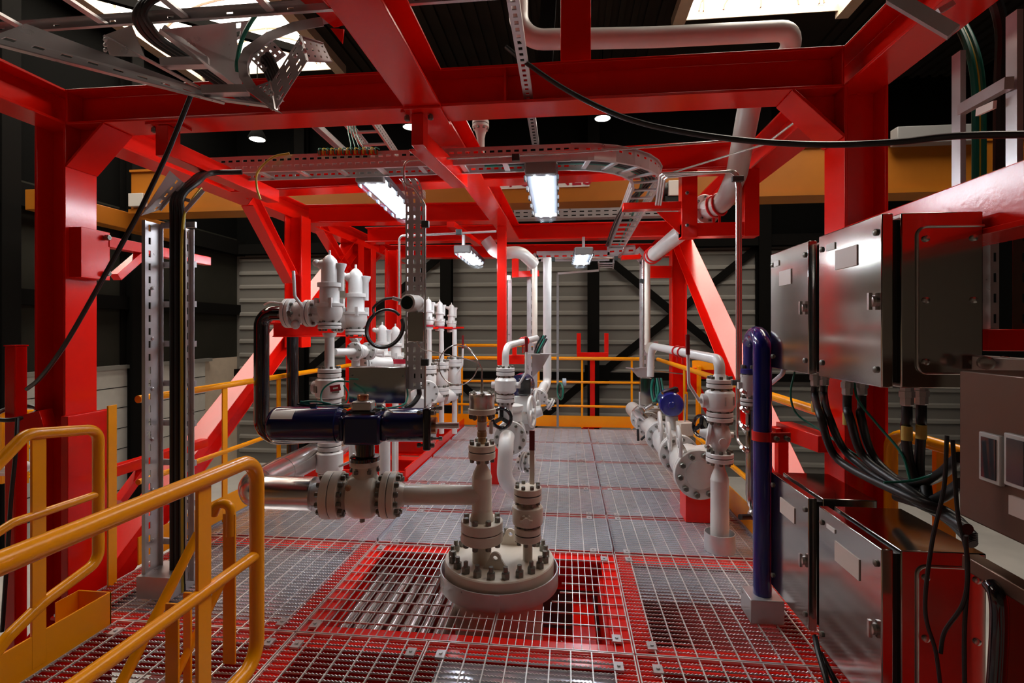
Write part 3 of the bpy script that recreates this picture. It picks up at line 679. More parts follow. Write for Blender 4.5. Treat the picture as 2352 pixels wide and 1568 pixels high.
# right side railing
xt = 1.385
t = orail('guard_rail', (xt, 5, 0), 'orange railing along the right side behind the blue pipe')
MB().cyl((xt, 2.95, 1.10), (xt, 8.1, 1.10), .028, n=14).build('top_rail', 'orange_paint', t)
MB().cyl((xt, 2.95, .40), (xt, 8.1, .40), .022, n=12).build('mid_rail', 'orange_paint', t)
MB().bx((xt - .004, 2.95, .02), (xt + .004, 8.1, .21)).build('toe_board', 'orange_paint', t)
for yy in (5.2, 6.3): MB().bx((xt - .006, yy - .04, 0), (xt + .006, yy + .04, 1.09)).build('post', 'orange_paint', t, .002)
b = MB(); b.bx((1.375, 3.0, .0), (1.40, 8.1, .018)); tag(b.build('edge_strip', 'galvanised'), 'pale edge strip along the right side of the grating', 'strip')
# yellow gate frame beyond the right column
t = orail('yellow_gate', at(1620, 960, 6.6), 'yellow orange gate frame behind the right red bracket')
MB().bar(at(1592, 838, 6.8), at(1640, 838, 6.6), .05, .12).build('top_bar', 'orange_paint', t)
for px in (1604,): MB().bar(at(px, 840, 6.7), at(px, 1030, 6.7), .16, .03, X).build('post', 'orange_paint', t)
MB().bar(at(1576, 900, 6.9), at(1576, 1010, 6.9), .05, .03, X).build('post', 'orange_paint', t)
# looped rail behind the cabinets
t = orail('guard_rail', at(2110, 1200, 2.5), 'orange rail loop seen between the upper and lower cabinets')
H = lambda px, py, d=2.55: at(px, py, d)
MB().tube(fil([H(2046, 1300), H(2046, 990), H(2230, 1045, 2.25)], .07), .030, 14).build('frame_tube', 'orange_paint', t)
MB().bar(H(2168, 1035, 2.45), H(2168, 1420, 2.45), .03, .085, X).build('post', 'orange_paint', t)
# ================================================================ CABLE TRAYS
def slotplate(b, o, du, dv, L, H, t=.003, rows=((.22, .36), (.64, .78)), pitch=.055, slot=.032, ph=.5):
    """flat plate with rows of punched slots; o is one corner, du the length and dv the height direction"""
    o = V(o); du = V(du).normalized(); dv = V(dv).normalized(); nn = du.cross(dv).normalized() * (t / 2)
    def cell(u0, u1, v0, v1):
        p = [o + du * u0 + dv * v0, o + du * u1 + dv * v0, o + du * u1 + dv * v1, o + du * u0 + dv * v1]
        b.hexa([q - nn for q in p] + [q + nn for q in p])
    v = 0.
    for a, c in rows:
        cell(0, L, v * H, a * H)
        n = max(1, int(L / pitch)); s = L / n; u = 0.
        for i in range(n):
            u1 = i * s + (s - slot) * ph; cell(u, u1, a * H, c * H); u = u1 + slot
        cell(u, L, a * H, c * H); v = c
    cell(0, L, v * H, H)
    return b
def qplate(b, q, rows, n, frac, t=.004):
    """slotted plate filling any four-cornered outline"""
    A0, B0, C0, D0 = [V(p) for p in q]; nn = (B0 - A0).cross(D0 - A0).normalized() * (t / 2)
    f = lambda u, v: A0.lerp(B0, u).lerp(D0.lerp(C0, u), v)
    def cell(u0, u1, v0, v1):
        p = [f(u0, v0), f(u1, v0), f(u1, v1), f(u0, v1)]; b.hexa([x - nn for x in p] + [x + nn for x in p])
    v = 0.
    for a, c in rows:
        cell(0, 1, v, a); u = 0.
        for i in range(n):
            u1 = (i + .5 - frac / 2) / n; cell(u, u1, a, c); u = (i + .5 + frac / 2) / n
        cell(u, 1, a, c); v = c
    cell(0, 1, v, 1); return b
def ladder(par, p0, p1, wdir, W, H, up, rung=.25, lip=.018, rows=((.22, .36), (.64, .78)), rungs=True, m='galvanised', pitch=.055):
    """ladder cable tray: two slotted side rails with lips and rungs on the floor side"""
    p0, p1 = V(p0), V(p1); du = (p1 - p0).normalized(); L = (p1 - p0).length; wd = V(wdir).normalized(); up = V(up).normalized()
    for s in (-1, 1):
        b = MB(); o = p0 + wd * (s * W / 2)
        slotplate(b, o, du, up, L, H, rows=rows, pitch=pitch)
        for h in (0, H): b.bar(o + up * h - wd * s * lip / 2, p1 + wd * (s * W / 2) + up * h - wd * s * lip / 2, lip, .003, up)
        b.build('side_rail', m, par)
    if rungs:
        n = max(1, int(L / rung))
        for i in range(n):
            c = p0 + du * (L * (i + .5) / n) + up * .012
            MB().bar(c - wd * W / 2, c + wd * W / 2, .035, .014, up).build('rung', m, par)
GT = 'galvanised cable trays'
# main tray hung under the front bay: straight run along X, bend, run along Y
ZT = 2.675; W = .21; H = .112; YS = 3.42
xa = aty(455, 400, YS).x; xcn = .02; yc = YS + .70
p = aty(455, 400, YS)
t = thing('cable_tray', (-1, YS + W / 2, ZT), 'long galvanised cable tray crossing below the front beam', 'cable tray', GT)
ladder(t, (xa, YS + W / 2, ZT), (xcn, YS + W / 2, ZT), Y, W, H, Z, .28)
t = thing('cable_tray_bend', (.4, yc - .3, ZT), 'curved galvanised tray bend at the right end of the long tray', 'cable tray', GT)
n = 7; cc = V((xcn, yc, ZT))
for rr in (.70, .70 - W):
    b = MB()
    for k in range(n):
        q0, q1 = -PI / 2 + k / n * PI / 2, -PI / 2 + (k + 1) / n * PI / 2
        u0 = cc + V((math.cos(q0), math.sin(q0), 0)) * rr; u1 = cc + V((math.cos(q1), math.sin(q1), 0)) * rr
        slotplate(b, u0, u1 - u0, Z, (u1 - u0).length, H, rows=((.62, .76),), pitch=.06, slot=.03)
        for h in (0, H): b.bar(u0 + Z * h, u1 + Z * h, .022, .003, Z)
    b.build('side_rail', 'galvanised', t)
for k in range(5):
    q = -PI / 2 + (k + .6) / 5.2 * PI / 2; d = V((math.cos(q), math.sin(q), 0))
    MB().bar(cc + d * .70 + Z * .012, cc + d * (.70 - W) + Z * .012, .03, .014).build('rung', 'galvanised', t)
xm = xcn + .70 - W / 2
t = thing('cable_tray', (xm, 5.7, ZT), 'galvanised ladder tray running back from the tray bend', 'cable tray', GT)
ladder(t, (xm, yc, ZT), (xm + .05, 7.15, ZT), X, W, H, Z, .25)
for px, py, d, l in ((1470, 505, 0, 'green earth cable lying in the tray behind the bend'),):
    g = [cc + V((math.cos(q), math.sin(q), 0)) * .56 + Z * .03 for q in [-PI / 2 + k / 6 * PI / 2 for k in range(7)]]
    g = [V((xcn - .6, YS + .14, ZT + .03))] + g + [V((xm + .03, 5.2, ZT + .03)), V((xm + .08, 7.1, ZT + .03))]
    tag(MB().tube(spline(g, 6), .012, 8).build('earth_cable', 'green_wire'), l, 'cable', 'cables in the tray bend')
for k, o in enumerate((.60, .625, .65)):
    g = [cc + V((math.cos(q), math.sin(q), 0)) * (o - .02) + Z * .028 for q in [-PI / 2 + j / 6 * PI / 2 for j in range(7)]]
    g = [V((xcn - .5, yc - o + .02, ZT + .028))] + g + [V((xcn + o - .12, 5.2, ZT + .028)), V((xcn + o - .10, 7.1, ZT + .028))]
    tag(MB().tube(spline(g, 6), .010, 8).build('grey_cable', 'black_rubber'), 'dark cable in the tray bend, %s from the inner side' % ('first', 'second', 'third')[k], 'cable', 'cables in the tray bend')
# earth bar with terminals on the long tray
pb0, pb1 = aty(730, 352, YS - .03), aty(868, 350, YS - .03)
t = thing('earth_bar', pb0, 'copper earth bar with green yellow terminals on the long tray', 'earth bar')
MB().bar(pb0, pb1, .004, .035).build('bar', 'copper', t)
for i in range(15):
    c = pb0.lerp(pb1, (i + .5) / 15); MB().tube(spline([c + V((0, -.012, -.012)), c + V((0, -.016, .018)), c + V((.0, .0, .034)), c + V((.01, .04, .036))], 4), .0042, 6).build('terminal', 'yellow_wire' if i % 2 else 'green_wire', t)
for k in range(4):
    tag(MB().tube(spline([at(800 + k * 5, 258, 4.0), at(800 + k * 6, 300, 3.8), at(806 + k * 9, 335, 3.55), pb0.lerp(pb1, .45 + k * .12) + V((0, .03, .03))], 6), .004, 6).build('earth_wire', 'green_wire'), 'thin green wire rising from the earth bar, %s' % ('first from the left', 'second from the left', 'second from the right', 'first from the right')[k], 'wire', 'green wires above the earth bar')
tag(MB().tube(spline([aty(665, 352, YS - .02), aty(625, 362, YS - .05), aty(592, 395, YS - .06), aty(590, 430, YS - .05), aty(598, 457, YS + .0)], 8), .008, 8).build('earth_wire', 'yellow_wire'), 'yellow earth wire looping over the long tray', 'wire')
# perforated strut channel over the middle
p0, p1 = atz(1180, 8, 2.845), atz(1230, 332, 2.845)
p0 = V((p0.x, p0.y - .3, p0.z)); t = thing('strut_channel', p0.lerp(p1, .5), 'perforated strut channel hanging under the front beam', 'strut')
b = MB(); wv = (p1 - p0).cross(Z).normalized()
slotplate(b, p0 - wv * .0235, (p1 - p0), wv, (p1 - p0).length, .047, .003, ((.30, .70),), .05, .026)
for s in (-1, 1): b.bar(p0 + wv * .0235 * s + Z * .012, p1 + wv * .0235 * s + Z * .012, .003, .024)
b.build('channel', 'galvanised', t)
# vertical perforated tray in the middle left
yv = 3.52; G = lambda px, py, y=yv: aty(px, py, y)
u0, u1, u2 = G(932, 893), G(973, 893), G(932, 470)
t = thing('cable_tray', ((u0.x + u1.x) / 2, yv, u0.z), 'perforated upright cable tray beside the steel junction plate', 'cable tray', GT)
b = MB(); slotplate(b, u0, Z, X, u2.z - u0.z, u1.x - u0.x, .003, ((.08, .17), (.44, .55), (.82, .91)), .06, .034)
b.build('perforated_plate', 'galvanised', t)
for xx in (u0.x, u1.x): MB().bx((xx - .002, yv, u0.z), (xx + .002, yv + .05, u2.z)).build('side_flange', 'galvanised', t)
b = MB(); w = u1.x - u0.x; o = V((u0.x, yv, u2.z))
for k in range(5):
    q0, q1 = k / 5 * PI / 2.4, (k + 1) / 5 * PI / 2.4
    f = lambda q: o + V((-.0 - .20 * (1 - math.cos(q)) * .4, .20 * (1 - math.cos(q)) * .2, .20 * math.sin(q)))
    slotplate(b, f(q0), f(q1) - f(q0), X, (f(q1) - f(q0)).length, w, .003, ((.08, .17), (.44, .55), (.82, .91)), .05, .03)
b.build('bend', 'galvanised', t)
# heavy vertical tray at the left with black cables
c = atz(350, 1345, .06); yL = c.y; xc = c.x
Q = lambda px, py: aty(px, py, yL)
xa0, xa1, xb1 = Q(330, 900).x, Q(366, 900).x, Q(412, 900).x
zb, zt = .05, Q(345, 505).z
t = thing('cable_tray', ((xa0 + xb1) / 2, yL, 0), 'upright galvanised cable tray at left rising from the floor, full of black cables', 'cable tray', GT)
wid = xb1 - xa1 + .02; ww = .13
xl_ = xa0; wd_ = aty(366, 900, yL).x
yfar = yL + .118
b = MB(); slotplate(b, V((xl_, yL, zb)), Z, Y, zt - zb, .118, .004, ((.28, .42),), .075, .04); b.bar(V((xl_, yL, zb)), V((xl_, yL, zt)), .022, .004, Y); b.bar(V((xl_ + .010, yfar, zb)), V((xl_ + .010, yfar, zt)), .026, .004, Y); b.build('side_rail', 'galvanised', t)
b = MB(); b.bar(V((xb1, yL + .10, zb)), V((xb1, yL + .10, zt - .04)), .028, .005, Y); slotplate(b, V((xb1 - .012, yL + .062, zb)), Z, Y, zt - zb - .04, .036, .004, ((.3, .6),), .075, .04); b.build('side_rail', 'galvanised', t)
for i in range(9): zz = .25 + i * .24; MB().bx((xl_, yL + .125, zz), (xb1, yL + .14, zz + .035)).build('rung', 'galvanised', t)
for i in range(6): zz = .3 + i * .3; MB().lathe(V((xl_ + .002, yL + .06, zz)), X, [(0, .011), (.006, .011), (.010, .005)], 10).build('tray_bolt', 'galvanised', t)
Dg = lambda px, py, d=3.04: at(px, py, d)
b = MB(); qplate(b, [Dg(324, 495, 2.99), Dg(390, 392, 3.05), Dg(420, 418, 3.12), Dg(366, 482, 3.08)], ((.62, .74),), 5, .5); b.build('angled_rail', 'galvanised', t)
MB().bar(Dg(366, 482, 3.08), Dg(420, 418, 3.12), .026, .006, Y).build('rail_lip', 'galvanised', t)
MB().bar(Dg(420, 490, 3.05), Dg(467, 437, 3.08), .026, .006, Y).build('angled_rail', 'galvanised', t)
MB().bar(Dg(396, 450, 3.13), Dg(440, 462, 3.12), .03, .02).build('rung', 'galvanised', t)
MB().bx((xa0 - .02, yL - .03, 0), (xb1 - .03, yL + .18, .125)).build('floor_sleeve', 'galvanised', t)
for i in range(3):
    xx = xa1 + .022 + i * (xb1 - xa1 - .03) / 3; yy = yL + .075
    g = [V((xx, yy, .0)), V((xx, yy, 1.2)), V((xx, yy, zt - .05)), at(400 + i * 9, 455, 3.10), at(437 + i * 9, 418, 3.2), at(468 + i * 8, 398, 3.44), at(540 + i * 8, 395, 3.5)]
    tag(MB().tube(spline(g, 7), .017, 10).build('power_cable', 'black_rubber'), 'thick black cable in the left upright tray, %s' % ('on the left', 'in the middle', 'on the right')[i], 'cable', 'black cables in the left upright tray')
g = [V((xb1 - .03, yL + .06, .0)), V((xb1 - .032, yL + .06, 1.2)), V((xb1 - .03, yL + .06, zt - .08)), at(436, 470, 3.1), at(462, 432, 3.2)]
tag(MB().tube(spline(g, 7), .008, 8).build('earth_wire', 'yellow_wire'), 'yellow green earth wire along the left upright tray', 'wire')
# far frame of trays round the manifold
yf2 = 7.1; K = lambda px, py: aty(px, py, yf2)
t = thing('cable_tray', K(1350, 590), 'far galvanised tray frame dropping on both sides of the walkway', 'cable tray', GT)
def kplate(a, c, w, nm):
    a, c = V(a), V(c); b = MB(); d = (c - a).normalized(); sd = d.cross(Y).normalized()
    slotplate(b, a - sd * w / 2, d, sd, (c - a).length, w, .003, ((.35, .65),), .11, .06); b.bar(a - sd * w / 2 + Y * .03, c - sd * w / 2 + Y * .03, .003, .06, sd); b.bar(a + sd * w / 2 + Y * .03, c + sd * w / 2 + Y * .03, .003, .06, sd); b.build(nm, 'galvanised', t)
kplate(K(1222, 598), K(1222, 905), .085, 'drop'); kplate(K(1232, 588), K(1400, 586), .085, 'run'); kplate(K(1395, 578), K(1460, 574), .09, 'run')
kplate(K(1460, 574), K(1482, 598), .09, 'bend'); kplate(K(1482, 598), K(1482, 850), .085, 'drop'); kplate(K(1222, 600), K(1236, 588), .085, 'bend')
b = MB(); ladder(t, at(1392, 618, 7.6), at(1392, 604, 7.0), X, .22, .05, Z, .2)
# trays overhead behind the front beam
z3 = 3.27
for (pa, pb, l) in (((702, 266), (795, 352), 'narrow galvanised tray overhead behind the front beam'),):
    a, c = atz(*pa, z3), atz(*pb, z3); t = thing('strut_channel', a, 'galvanised strut overhead behind the front beam at left', 'strut')
    MB().channel(a, c, .06, .05, -Z, .004).build('channel', 'galvanised', t)
a, c = atz(800, 256, z3), atz(965, 470, z3 + .0); t = thing('cable_tray', a, 'galvanised ladder tray overhead above the left long lamp', 'cable tray', GT)
c = a + (c - a) * .9; ladder(t, a, c, X, .26, .09, Z, .28)
t = thing('cable_tray', aty(1380, 490, 8.7), 'slotted galvanised tray far back under the crane girder', 'cable tray', GT)
a, c = aty(1180, 503, 8.7), aty(1575, 494, 8.7); b = MB(); slotplate(b, a, c - a, Z, (c - a).length, .155, .004, ((.2, .32), (.62, .74)), .13, .075)
b.bar(a + Y * .1, c + Y * .1, .2, .003); b.build('side_rail', 'galvanised', t)
# big tray over the top left
zt1 = TOPZ + .02
t = thing('cable_tray', (-1.2, 2.4, zt1), 'big galvanised ladder tray across the top left over the beams', 'cable tray', GT)
pA = atz(250, 62, zt1); pB = atz(1255, 4, zt1)
yq = pA.y
ladder(t, (-4.2, yq - .17, zt1), (1.0, yq - .17, zt1), Y, .34, .052, Z, .40, rows=((.42, .60),), pitch=.30)
# branch tray dropping towards the left of the beam
t = thing('cable_tray', at(300, 150, 2.4), 'galvanised branch tray below the big tray at top left', 'cable tray', GT)
b = MB(); qplate(b, [at(-40, 92, 2.10), at(516, 236, 2.62), at(466, 207, 2.66), at(60, 55, 2.25)], ((.20, .32),), 9, .42); b.bar(at(-40, 94, 2.09), at(516, 237, 2.61), .03, .005).bar(at(240, 84, 2.44), at(470, 208, 2.66), .035, .005); b.build('side_rail', 'galvanised', t)
b = MB(); qplate(b, [at(368, 68, 2.46), at(560, 213, 2.70), at(546, 128, 2.72), at(578, 46, 2.60)], ((.82, .88),), 5, .6); b.bar(at(366, 70, 2.45), at(562, 215, 2.69), .045, .005).bar(at(374, 62, 2.47), at(552, 196, 2.71), .012, .03); b.build('side_rail', 'galvanised', t)
for p, q in (((372, 146), (482, 144)), ((466, 209), (570, 207))): MB().bar(at(*p, 2.56), at(*q, 2.60), .05, .04).build('rung', 'galvanised', t)
MB().bar(at(488, 226, 2.63), at(640, 246, 2.66), .03, .012).build('end_bar', 'galvanised', t)
MB().prism([at(236, 82, 2.44), at(300, 58, 2.46), at(330, 130, 2.52), at(252, 128, 2.46)], V((.004, .004, 0))).build('joint_plate', 'galvanised', t)
for yy in (92, 104, 116): MB().lathe(at(243, yy, 2.43), -Y, [(0, .010), (.006, .010), (.010, .005)], 6).build('tray_bolt', 'galvanised', t)
for k, o in enumerate((0, .03, .06)):
    g = [at(430, -25, 2.36) + X * o, at(345, -4, 2.36) + X * o * .6, at(314, 28, 2.37) + X * o * .6, at(318, 60, 2.46) + X * o, at(352, 96, 2.60) + X * o, at(425, 142, 2.68) + X * o, at(515, 202, 2.78) + X * o, at(570, 238, 2.95) + X * o]
    tag(MB().tube(spline(g, 8), .016, 10).build('power_cable', 'black_rubber'), 'thick black cable dropping through the top left trays, %s of three' % ('left', 'middle', 'right')[k], 'cable', 'black cables at the top left')
# hinged V shaped riser elbow
t = thing('cable_tray_riser', at(620, 150, 2.6), 'perforated V shaped tray riser with curved rim at top left', 'cable tray', GT)
rim = [at(px, py, 2.52) for px, py in ((740, 40), (674, 52), (612, 76), (560, 112), (548, 142), (551, 178), (573, 210), (626, 253))]
b = MB(); nrm = V((.01, .07, .012)); cen = at(640, 150, 2.52)
for i in range(len(rim) - 1):
    b.bar(rim[i], rim[i + 1], .005, .046, (cen - rim[i]).normalized(), (0, .02)); b.add([rim[i], rim[i + 1], rim[i + 1] + nrm, rim[i] + nrm], [(0, 1, 2, 3)])
b.build('curved_rail', 'galvanised', t)
def vplate(a, c, wv, nm):
    a, c, wv = V(a), V(c), V(wv); b = MB(); slotplate(b, a, c - a, wv, (c - a).length, wv.length, .004, ((.16, .30), (.44, .58), (.72, .86)), .06, .024)
    b.bar(a, c, .02, .004, wv); b.bar(a + wv, c + wv, .02, .004, wv); b.build(nm, 'galvanised', t)
for q, nm, n in (([at(634, 252, 2.50), at(623, 190, 2.52), at(690, 82, 2.56), at(706, 140, 2.54)], 'perforated_plate', 2), ([at(632, 254, 2.50), at(566, 206, 2.50), at(622, 186, 2.58), at(650, 232, 2.57)], 'perforated_plate', 3),
                ([at(572, 133, 2.60), at(616, 84, 2.60), at(656, 124, 2.66), at(603, 164, 2.64)], 'hinge_plate', 3), ([at(690, 84, 2.57), at(742, 100, 2.64), at(762, 142, 2.64), at(706, 140, 2.55)], 'hinge_plate', 2)):
    b = MB(); qplate(b, q, ((.16, .27), (.44, .55), (.72, .83)), n + 2, .28); b.build(nm, 'galvanised', t)
    MB().bar(q[0], q[1], .018, .004).bar(q[2], q[3], .018, .004).build('plate_lip', 'galvanised', t)
for px, py in ((690, 100), (678, 130), (700, 118), (625, 215), (640, 225), (612, 205)): MB().lathe(at(px, py, 2.485), -Y, [(0, .012), (.008, .012), (.012, .006)], 6).build('tray_bolt', 'galvanised', t)
for k in range(3):
    tag(MB().torus(at(628 - k * 5, 158 + k * 4, 2.60 + k * .012), V((.75, .5, .45)), .066, .012, 24, 8).build('cable_loop', 'black_rubber'), 'black cable loop inside the V shaped riser, %s ring' % ('front', 'middle', 'back')[k], 'cable', 'cable loops in the riser')
tag(MB().tube(spline([at(640, 8, 2.5), at(600, 20, 2.5), at(560, 80, 2.55), at(545, 140, 2.56), at(545, 165, 2.58)], 8), .010, 8).build('earth_cable', 'green_wire'), 'green earth cable along the curved rim at top left', 'cable')
# upright ladder tray at the right edge
xg = 1.50
t = thing('cable_tray', at(2270, 250, 1.75), 'upright ladder tray with green cables at the right edge', 'cable tray', GT)
J = lambda px, py, d=0: atx(px, py, 1.68 + (d - 1.72 if d else 0))
for px, top, bot in ((2202, 122, 420), (2330, 30, 385)):
    a, c = J(px, bot), J(px, top); MB().bar(a - Z * .1, c, .022, .05, Y).build('side_rail', 'galvanised', t)
    b = MB(); slotplate(b, a + X * .012 + Y * .01 - Z * .1, Z, V((.6, 1, 0)), (c - a).length + .1, .11, .003, ((.5, .7),), .10, .05); b.build('side_rail', 'galvanised', t)
MB().bar(J(2208, 252, 1.72), J(2318, 190, 1.68), .03, .045).build('rung', 'galvanised', t); MB().bar(J(2245, 258, 1.70), J(2285, 240, 1.68), .012, .03).build('clip', 'tag_white', t)
a, c = at(2080, -10, 1.95), at(2190, 75, 1.85); MB().bar(a - X * .05, c, .03, .045).build('upper_rail', 'galvanised', t)
MB().bar(at(2150, 30, 1.9), at(2185, 10, 1.9), .03, .02).build('rung', 'galvanised', t)
for k, (o, mm) in enumerate(((0, 'green_wire'), (.016, 'yellow_wire'), (.030, 'green_wire'))):
    g = [J(2150, -30, 1.85) + X * o, J(2190, 40, 1.82) + X * o, J(2222, 110, 1.80) + X * o, J(2238, 190, 1.80) + X * o, J(2240, 300, 1.80) + X * o, J(2240, 440, 1.80) + X * o]
    tag(MB().tube(spline(g, 7), .013 if k != 1 else .007, 10).build('earth_cable', mm), ('green cable on the left of the right edge tray', 'yellow striped cable between two green ones at the right edge', 'green cable on the right of the right edge tray')[k], 'cable', 'earth cables at the right edge')
g = [at(2270, -40, 2.2), at(2300, 60, 2.2), at(2298, 200, 2.2), at(2296, 450, 2.2)]
tag(MB().tube(spline(g, 7), .024, 10).build('power_cable', 'black_rubber'), 'thick black cable behind the green cables at the right edge', 'cable')
# ================================================================ PIPEWORK
class Ax:
    """a vertical axis at a known distance: heights and radii read off in the same units as the layout"""
    def __init__(s, px, d): s.px, s.d = px, d; s.c = at(px, 758, d)
    def z(s, py): return 1.55 - (py - 758) * s.d / 1176
    def p(s, py): return V((s.c.x, s.c.y, s.z(py)))
    def r(s, h): return h * s.d / 1176
def vlathe(par, a, prof, name, m, n=28):
    pr = sorted((a.z(py), a.r(h)) for py, h in prof); z0 = pr[0][0]
    # keep the given order for equal heights
    pts = [(a.z(py) - a.z(prof[0][0]), a.r(h)) for py, h in prof]
    return MB().lathe(a.p(prof[0][0]), Z, pts, n).build(name, m, par)
def handwheel(par, c, ax, R, m, r=None, spokes=3, name='handwheel'):
    c = V(c); ax = V(ax).normalized(); r = r or R * .13; b = MB(); b.torus(c, ax, R - r, r, 30, 10); a, w = frame(ax)
    b.cyl(c - ax * R * .12, c + ax * R * .22, R * .2, n=14)
    for k in range(spokes):
        q = PI / 2 + 2 * PI * k / spokes; d = a * math.cos(q) + w * math.sin(q); b.bar(c, c + d * (R - r), R * .34, R * .12, ax)
    return b.build(name, m, par)
def padeye(par, c, wdt, hgt, t, hole, nrm=-Y):
    c = V(c); sd = V(nrm).cross(Z).normalized(); hc = c + Z * hgt * .66; n = 32; out, inn = [], []
    for k in range(n):
        q = 2 * PI * k / n; d = V((math.cos(q), math.sin(q)))
        if d.y > -.15: rr = hgt * .34
        else: rr = min(hgt * .66 / max(1e-4, -d.y), 9)
        x, y = d.x * rr, d.y * rr
        if d.y <= -.15:
            x = max(-wdt / 2, min(wdt / 2, x));
            if abs(d.y) * 9 < 1: y = 0
            y = max(y, -hgt * .66)
            lim = hgt * .34 + (wdt / 2 - hgt * .34) * (-y / (hgt * .66)); x = max(-lim, min(lim, x))
        out.append(hc + sd * x + Z * y); inn.append(hc + sd * d.x * hole + Z * d.y * hole)
    nn = V(nrm) * t / 2; vs = [p + nn for p in out] + [p + nn for p in inn] + [p - nn for p in out] + [p - nn for p in inn]; fs = []
    for k in range(n):
        j = (k + 1) % n; fs += [(k, j, n + j, n + k), (2 * n + k, 3 * n + k, 3 * n + j, 2 * n + j), (k, 2 * n + k, 2 * n + j, j), (n + k, n + j, 3 * n + j, 3 * n + k)]
    return MB().add(vs, fs).build('lifting_eye', 'cream_paint', par)
CM, WM = 'cream_paint', 'white_paint'
# ---------------------------------------------------------------- round vessel head through the pit grating
t = thing('collar', (CX, CY, 0), 'round galvanised collar on the grating round the vessel head', 'collar')
MB().lathe((CX, CY, .0), Z, [(0, .362), (.098, .362), (.098, .355), (0, .355), (0, .362)], 64, False).build('ring', 'galvanised', t)
MB().bx((CX + .02, CY - .366, .004), (CX + .05, CY - .360, .096)).build('lap_strip', 'galvanised', t)
t = thing('vessel_head', (CX, CY, -1.2), 'large cream bolted vessel head standing up through the grating', 'vessel')
MB().lathe((CX, CY, -1.2), Z, [(0, .27), (1.2, .27), (1.225, .325), (1.23, .335), (1.345, .335), (1.352, .330)], 64).build('blind_flange', CM, t)
hp = .152
for k in range(22):
    q = 2 * PI * (k + .4) / 22; bolt(t, (CX + math.cos(q) * .288, CY + math.sin(q) * .288, hp - .04), Z, .0215, .08, .030)
padeye(t, (CX + .0, CY - .17, hp), .150, .100, .016, .014, V((-.08, -1, 0)).normalized())
padeye(t, (CX + .05, CY + .18, hp), .150, .105, .016, .014, V((-.08, -1, 0)).normalized())
# ---------------------------------------------------------------- cream T riser
A = Ax(1107, atz(1107, 1288, hp).y / (CA + (1107 - 1176) / FP * SA))
t = thing('riser_pipe', A.p(1290), 'cream T-shaped riser pipe on the left of the vessel head', 'pipe')
vlathe(t, A, [(1292, 23), (1286, 22), (1246, 22)], 'nozzle', CM)
flange(t, A.p(1217), Z, A.r(48), A.r(22), 8, CM, br=.016, ph=.3)
vlathe(t, A, [(1196, 29), (1184, 26), (1172, 23.5), (1168, 23), (1166, 23.6), (1164, 23), (1098, 22.5), (1096, 23), (1094, 22.5), (1084, 20), (1068, 12), (1062, 11), (1048, 10.5)], 'body', CM)
z1 = 1136; d3 = A.d
Ph = lambda px, py=z1: at(px, py, d3)
MB().cyl(A.p(z1), Ph(930), A.r(22.5), n=32).lathe(Ph(930), Ph(920) - Ph(930), [(0, A.r(22.5)), (A.r(6), A.r(26)), (A.r(16), A.r(30))], 32).build('branch', CM, t)
flange(t, A.p(1035), Z, A.r(31), A.r(15), 8, CM, br=.012, ph=.2)
vlathe(t, A, [(1020, 9), (1004, 8.5), (1002, 11), (992, 11), (990, 9.5), (966, 10.5), (950, 11)], 'neck', 'primer')
vlathe(t, A, [(986, 11.2), (968, 11.2)], 'sleeve', CM)
o = flange(t, A.p(943), Z, A.r(32), A.r(13), 8, CM, pair=False, bolts=False)
for k in range(8):
    q = 2 * PI * (k + .3) / 8; bolt(o, A.p(930) + V((math.cos(q), math.sin(q), 0)) * A.r(25), Z, .0125, A.r(44), .004)
vlathe(t, A, [(937, 29), (918, 29), (916, 30), (904, 30), (902, 28)], 'diaphragm_seal', 'stainless_tube')
vlathe(t, A, [(902, 3.2), (872, 3.0), (870, 1.8), (845, 1.6)], 'capillary_rod', 'stainless_tube')
tg = thing('lead_seal', at(1128, 985, d3), 'small white tag tied beside the brown neck of the riser', 'tag')
MB().bar(at(1128, 968, d3 - .03), at(1128, 996, d3 - .03), .022, .003, Y).build('tag', 'tag_white', tg); MB().tube([at(1112, 976, d3 - .03), at(1122, 968, d3 - .04), at(1140, 958, d3)], .002, 6).build('wire', 'tag_white', tg)
tag(MB().tube(spline([A.p(846), at(1093, 822, d3), at(1070, 793, d3 + .1)] + [at(1052 + 44 * math.cos(q), 838 - 46 * math.sin(q), d3 + .12) for q in [PI * .35 + k * .4 for k in range(30)]] + [at(1000, 808, d3 + .25), at(968, 800, d3 + .3), at(950, 770, d3 + .3)], 4), .0035, 6).build('capillary', 'stainless_tube'), 'coiled steel capillary hanging above the cream riser', 'capillary')
# ---------------------------------------------------------------- big ball valve with the dark blue actuator
v = thing('actuated_valve', Ph(830, 1190), 'big cream flanged valve with a dark blue double cylinder actuator', 'valve')
hx = (Ph(800) - Ph(860)).normalized()
flange(v, Ph(897), hx, A.r(52), A.r(14), 12, CM, br=.0145, ph=.4)
flange(v, Ph(767), hx, A.r(53), A.r(18), 12, CM, br=.0145, ph=.4)
MB().lathe(Ph(884), hx, [(0, A.r(30)), (A.r(14), A.r(33)), (A.r(22), A.r(47)), (A.r(30), A.r(51)), (A.r(48), A.r(52)), (A.r(66), A.r(51)), (A.r(78), A.r(46)), (A.r(86), A.r(33)), (A.r(100), A.r(30))], 16).build('body', CM, v, .002, .5)
B = Ax(838, d3)
vlathe(v, B, [(1098, 30), (1090, 28), (1072, 27), (1070, 27)], 'bonnet', CM)
o = flange(v, B.p(1062), Z, B.r(34), B.r(13), 6, CM, pair=False, bolts=False)
for k in range(6): q = 2 * PI * (k + .2) / 6; bolt(o, B.p(1068) + V((math.cos(q), math.sin(q), 0)) * B.r(29), Z, .012, B.r(14))
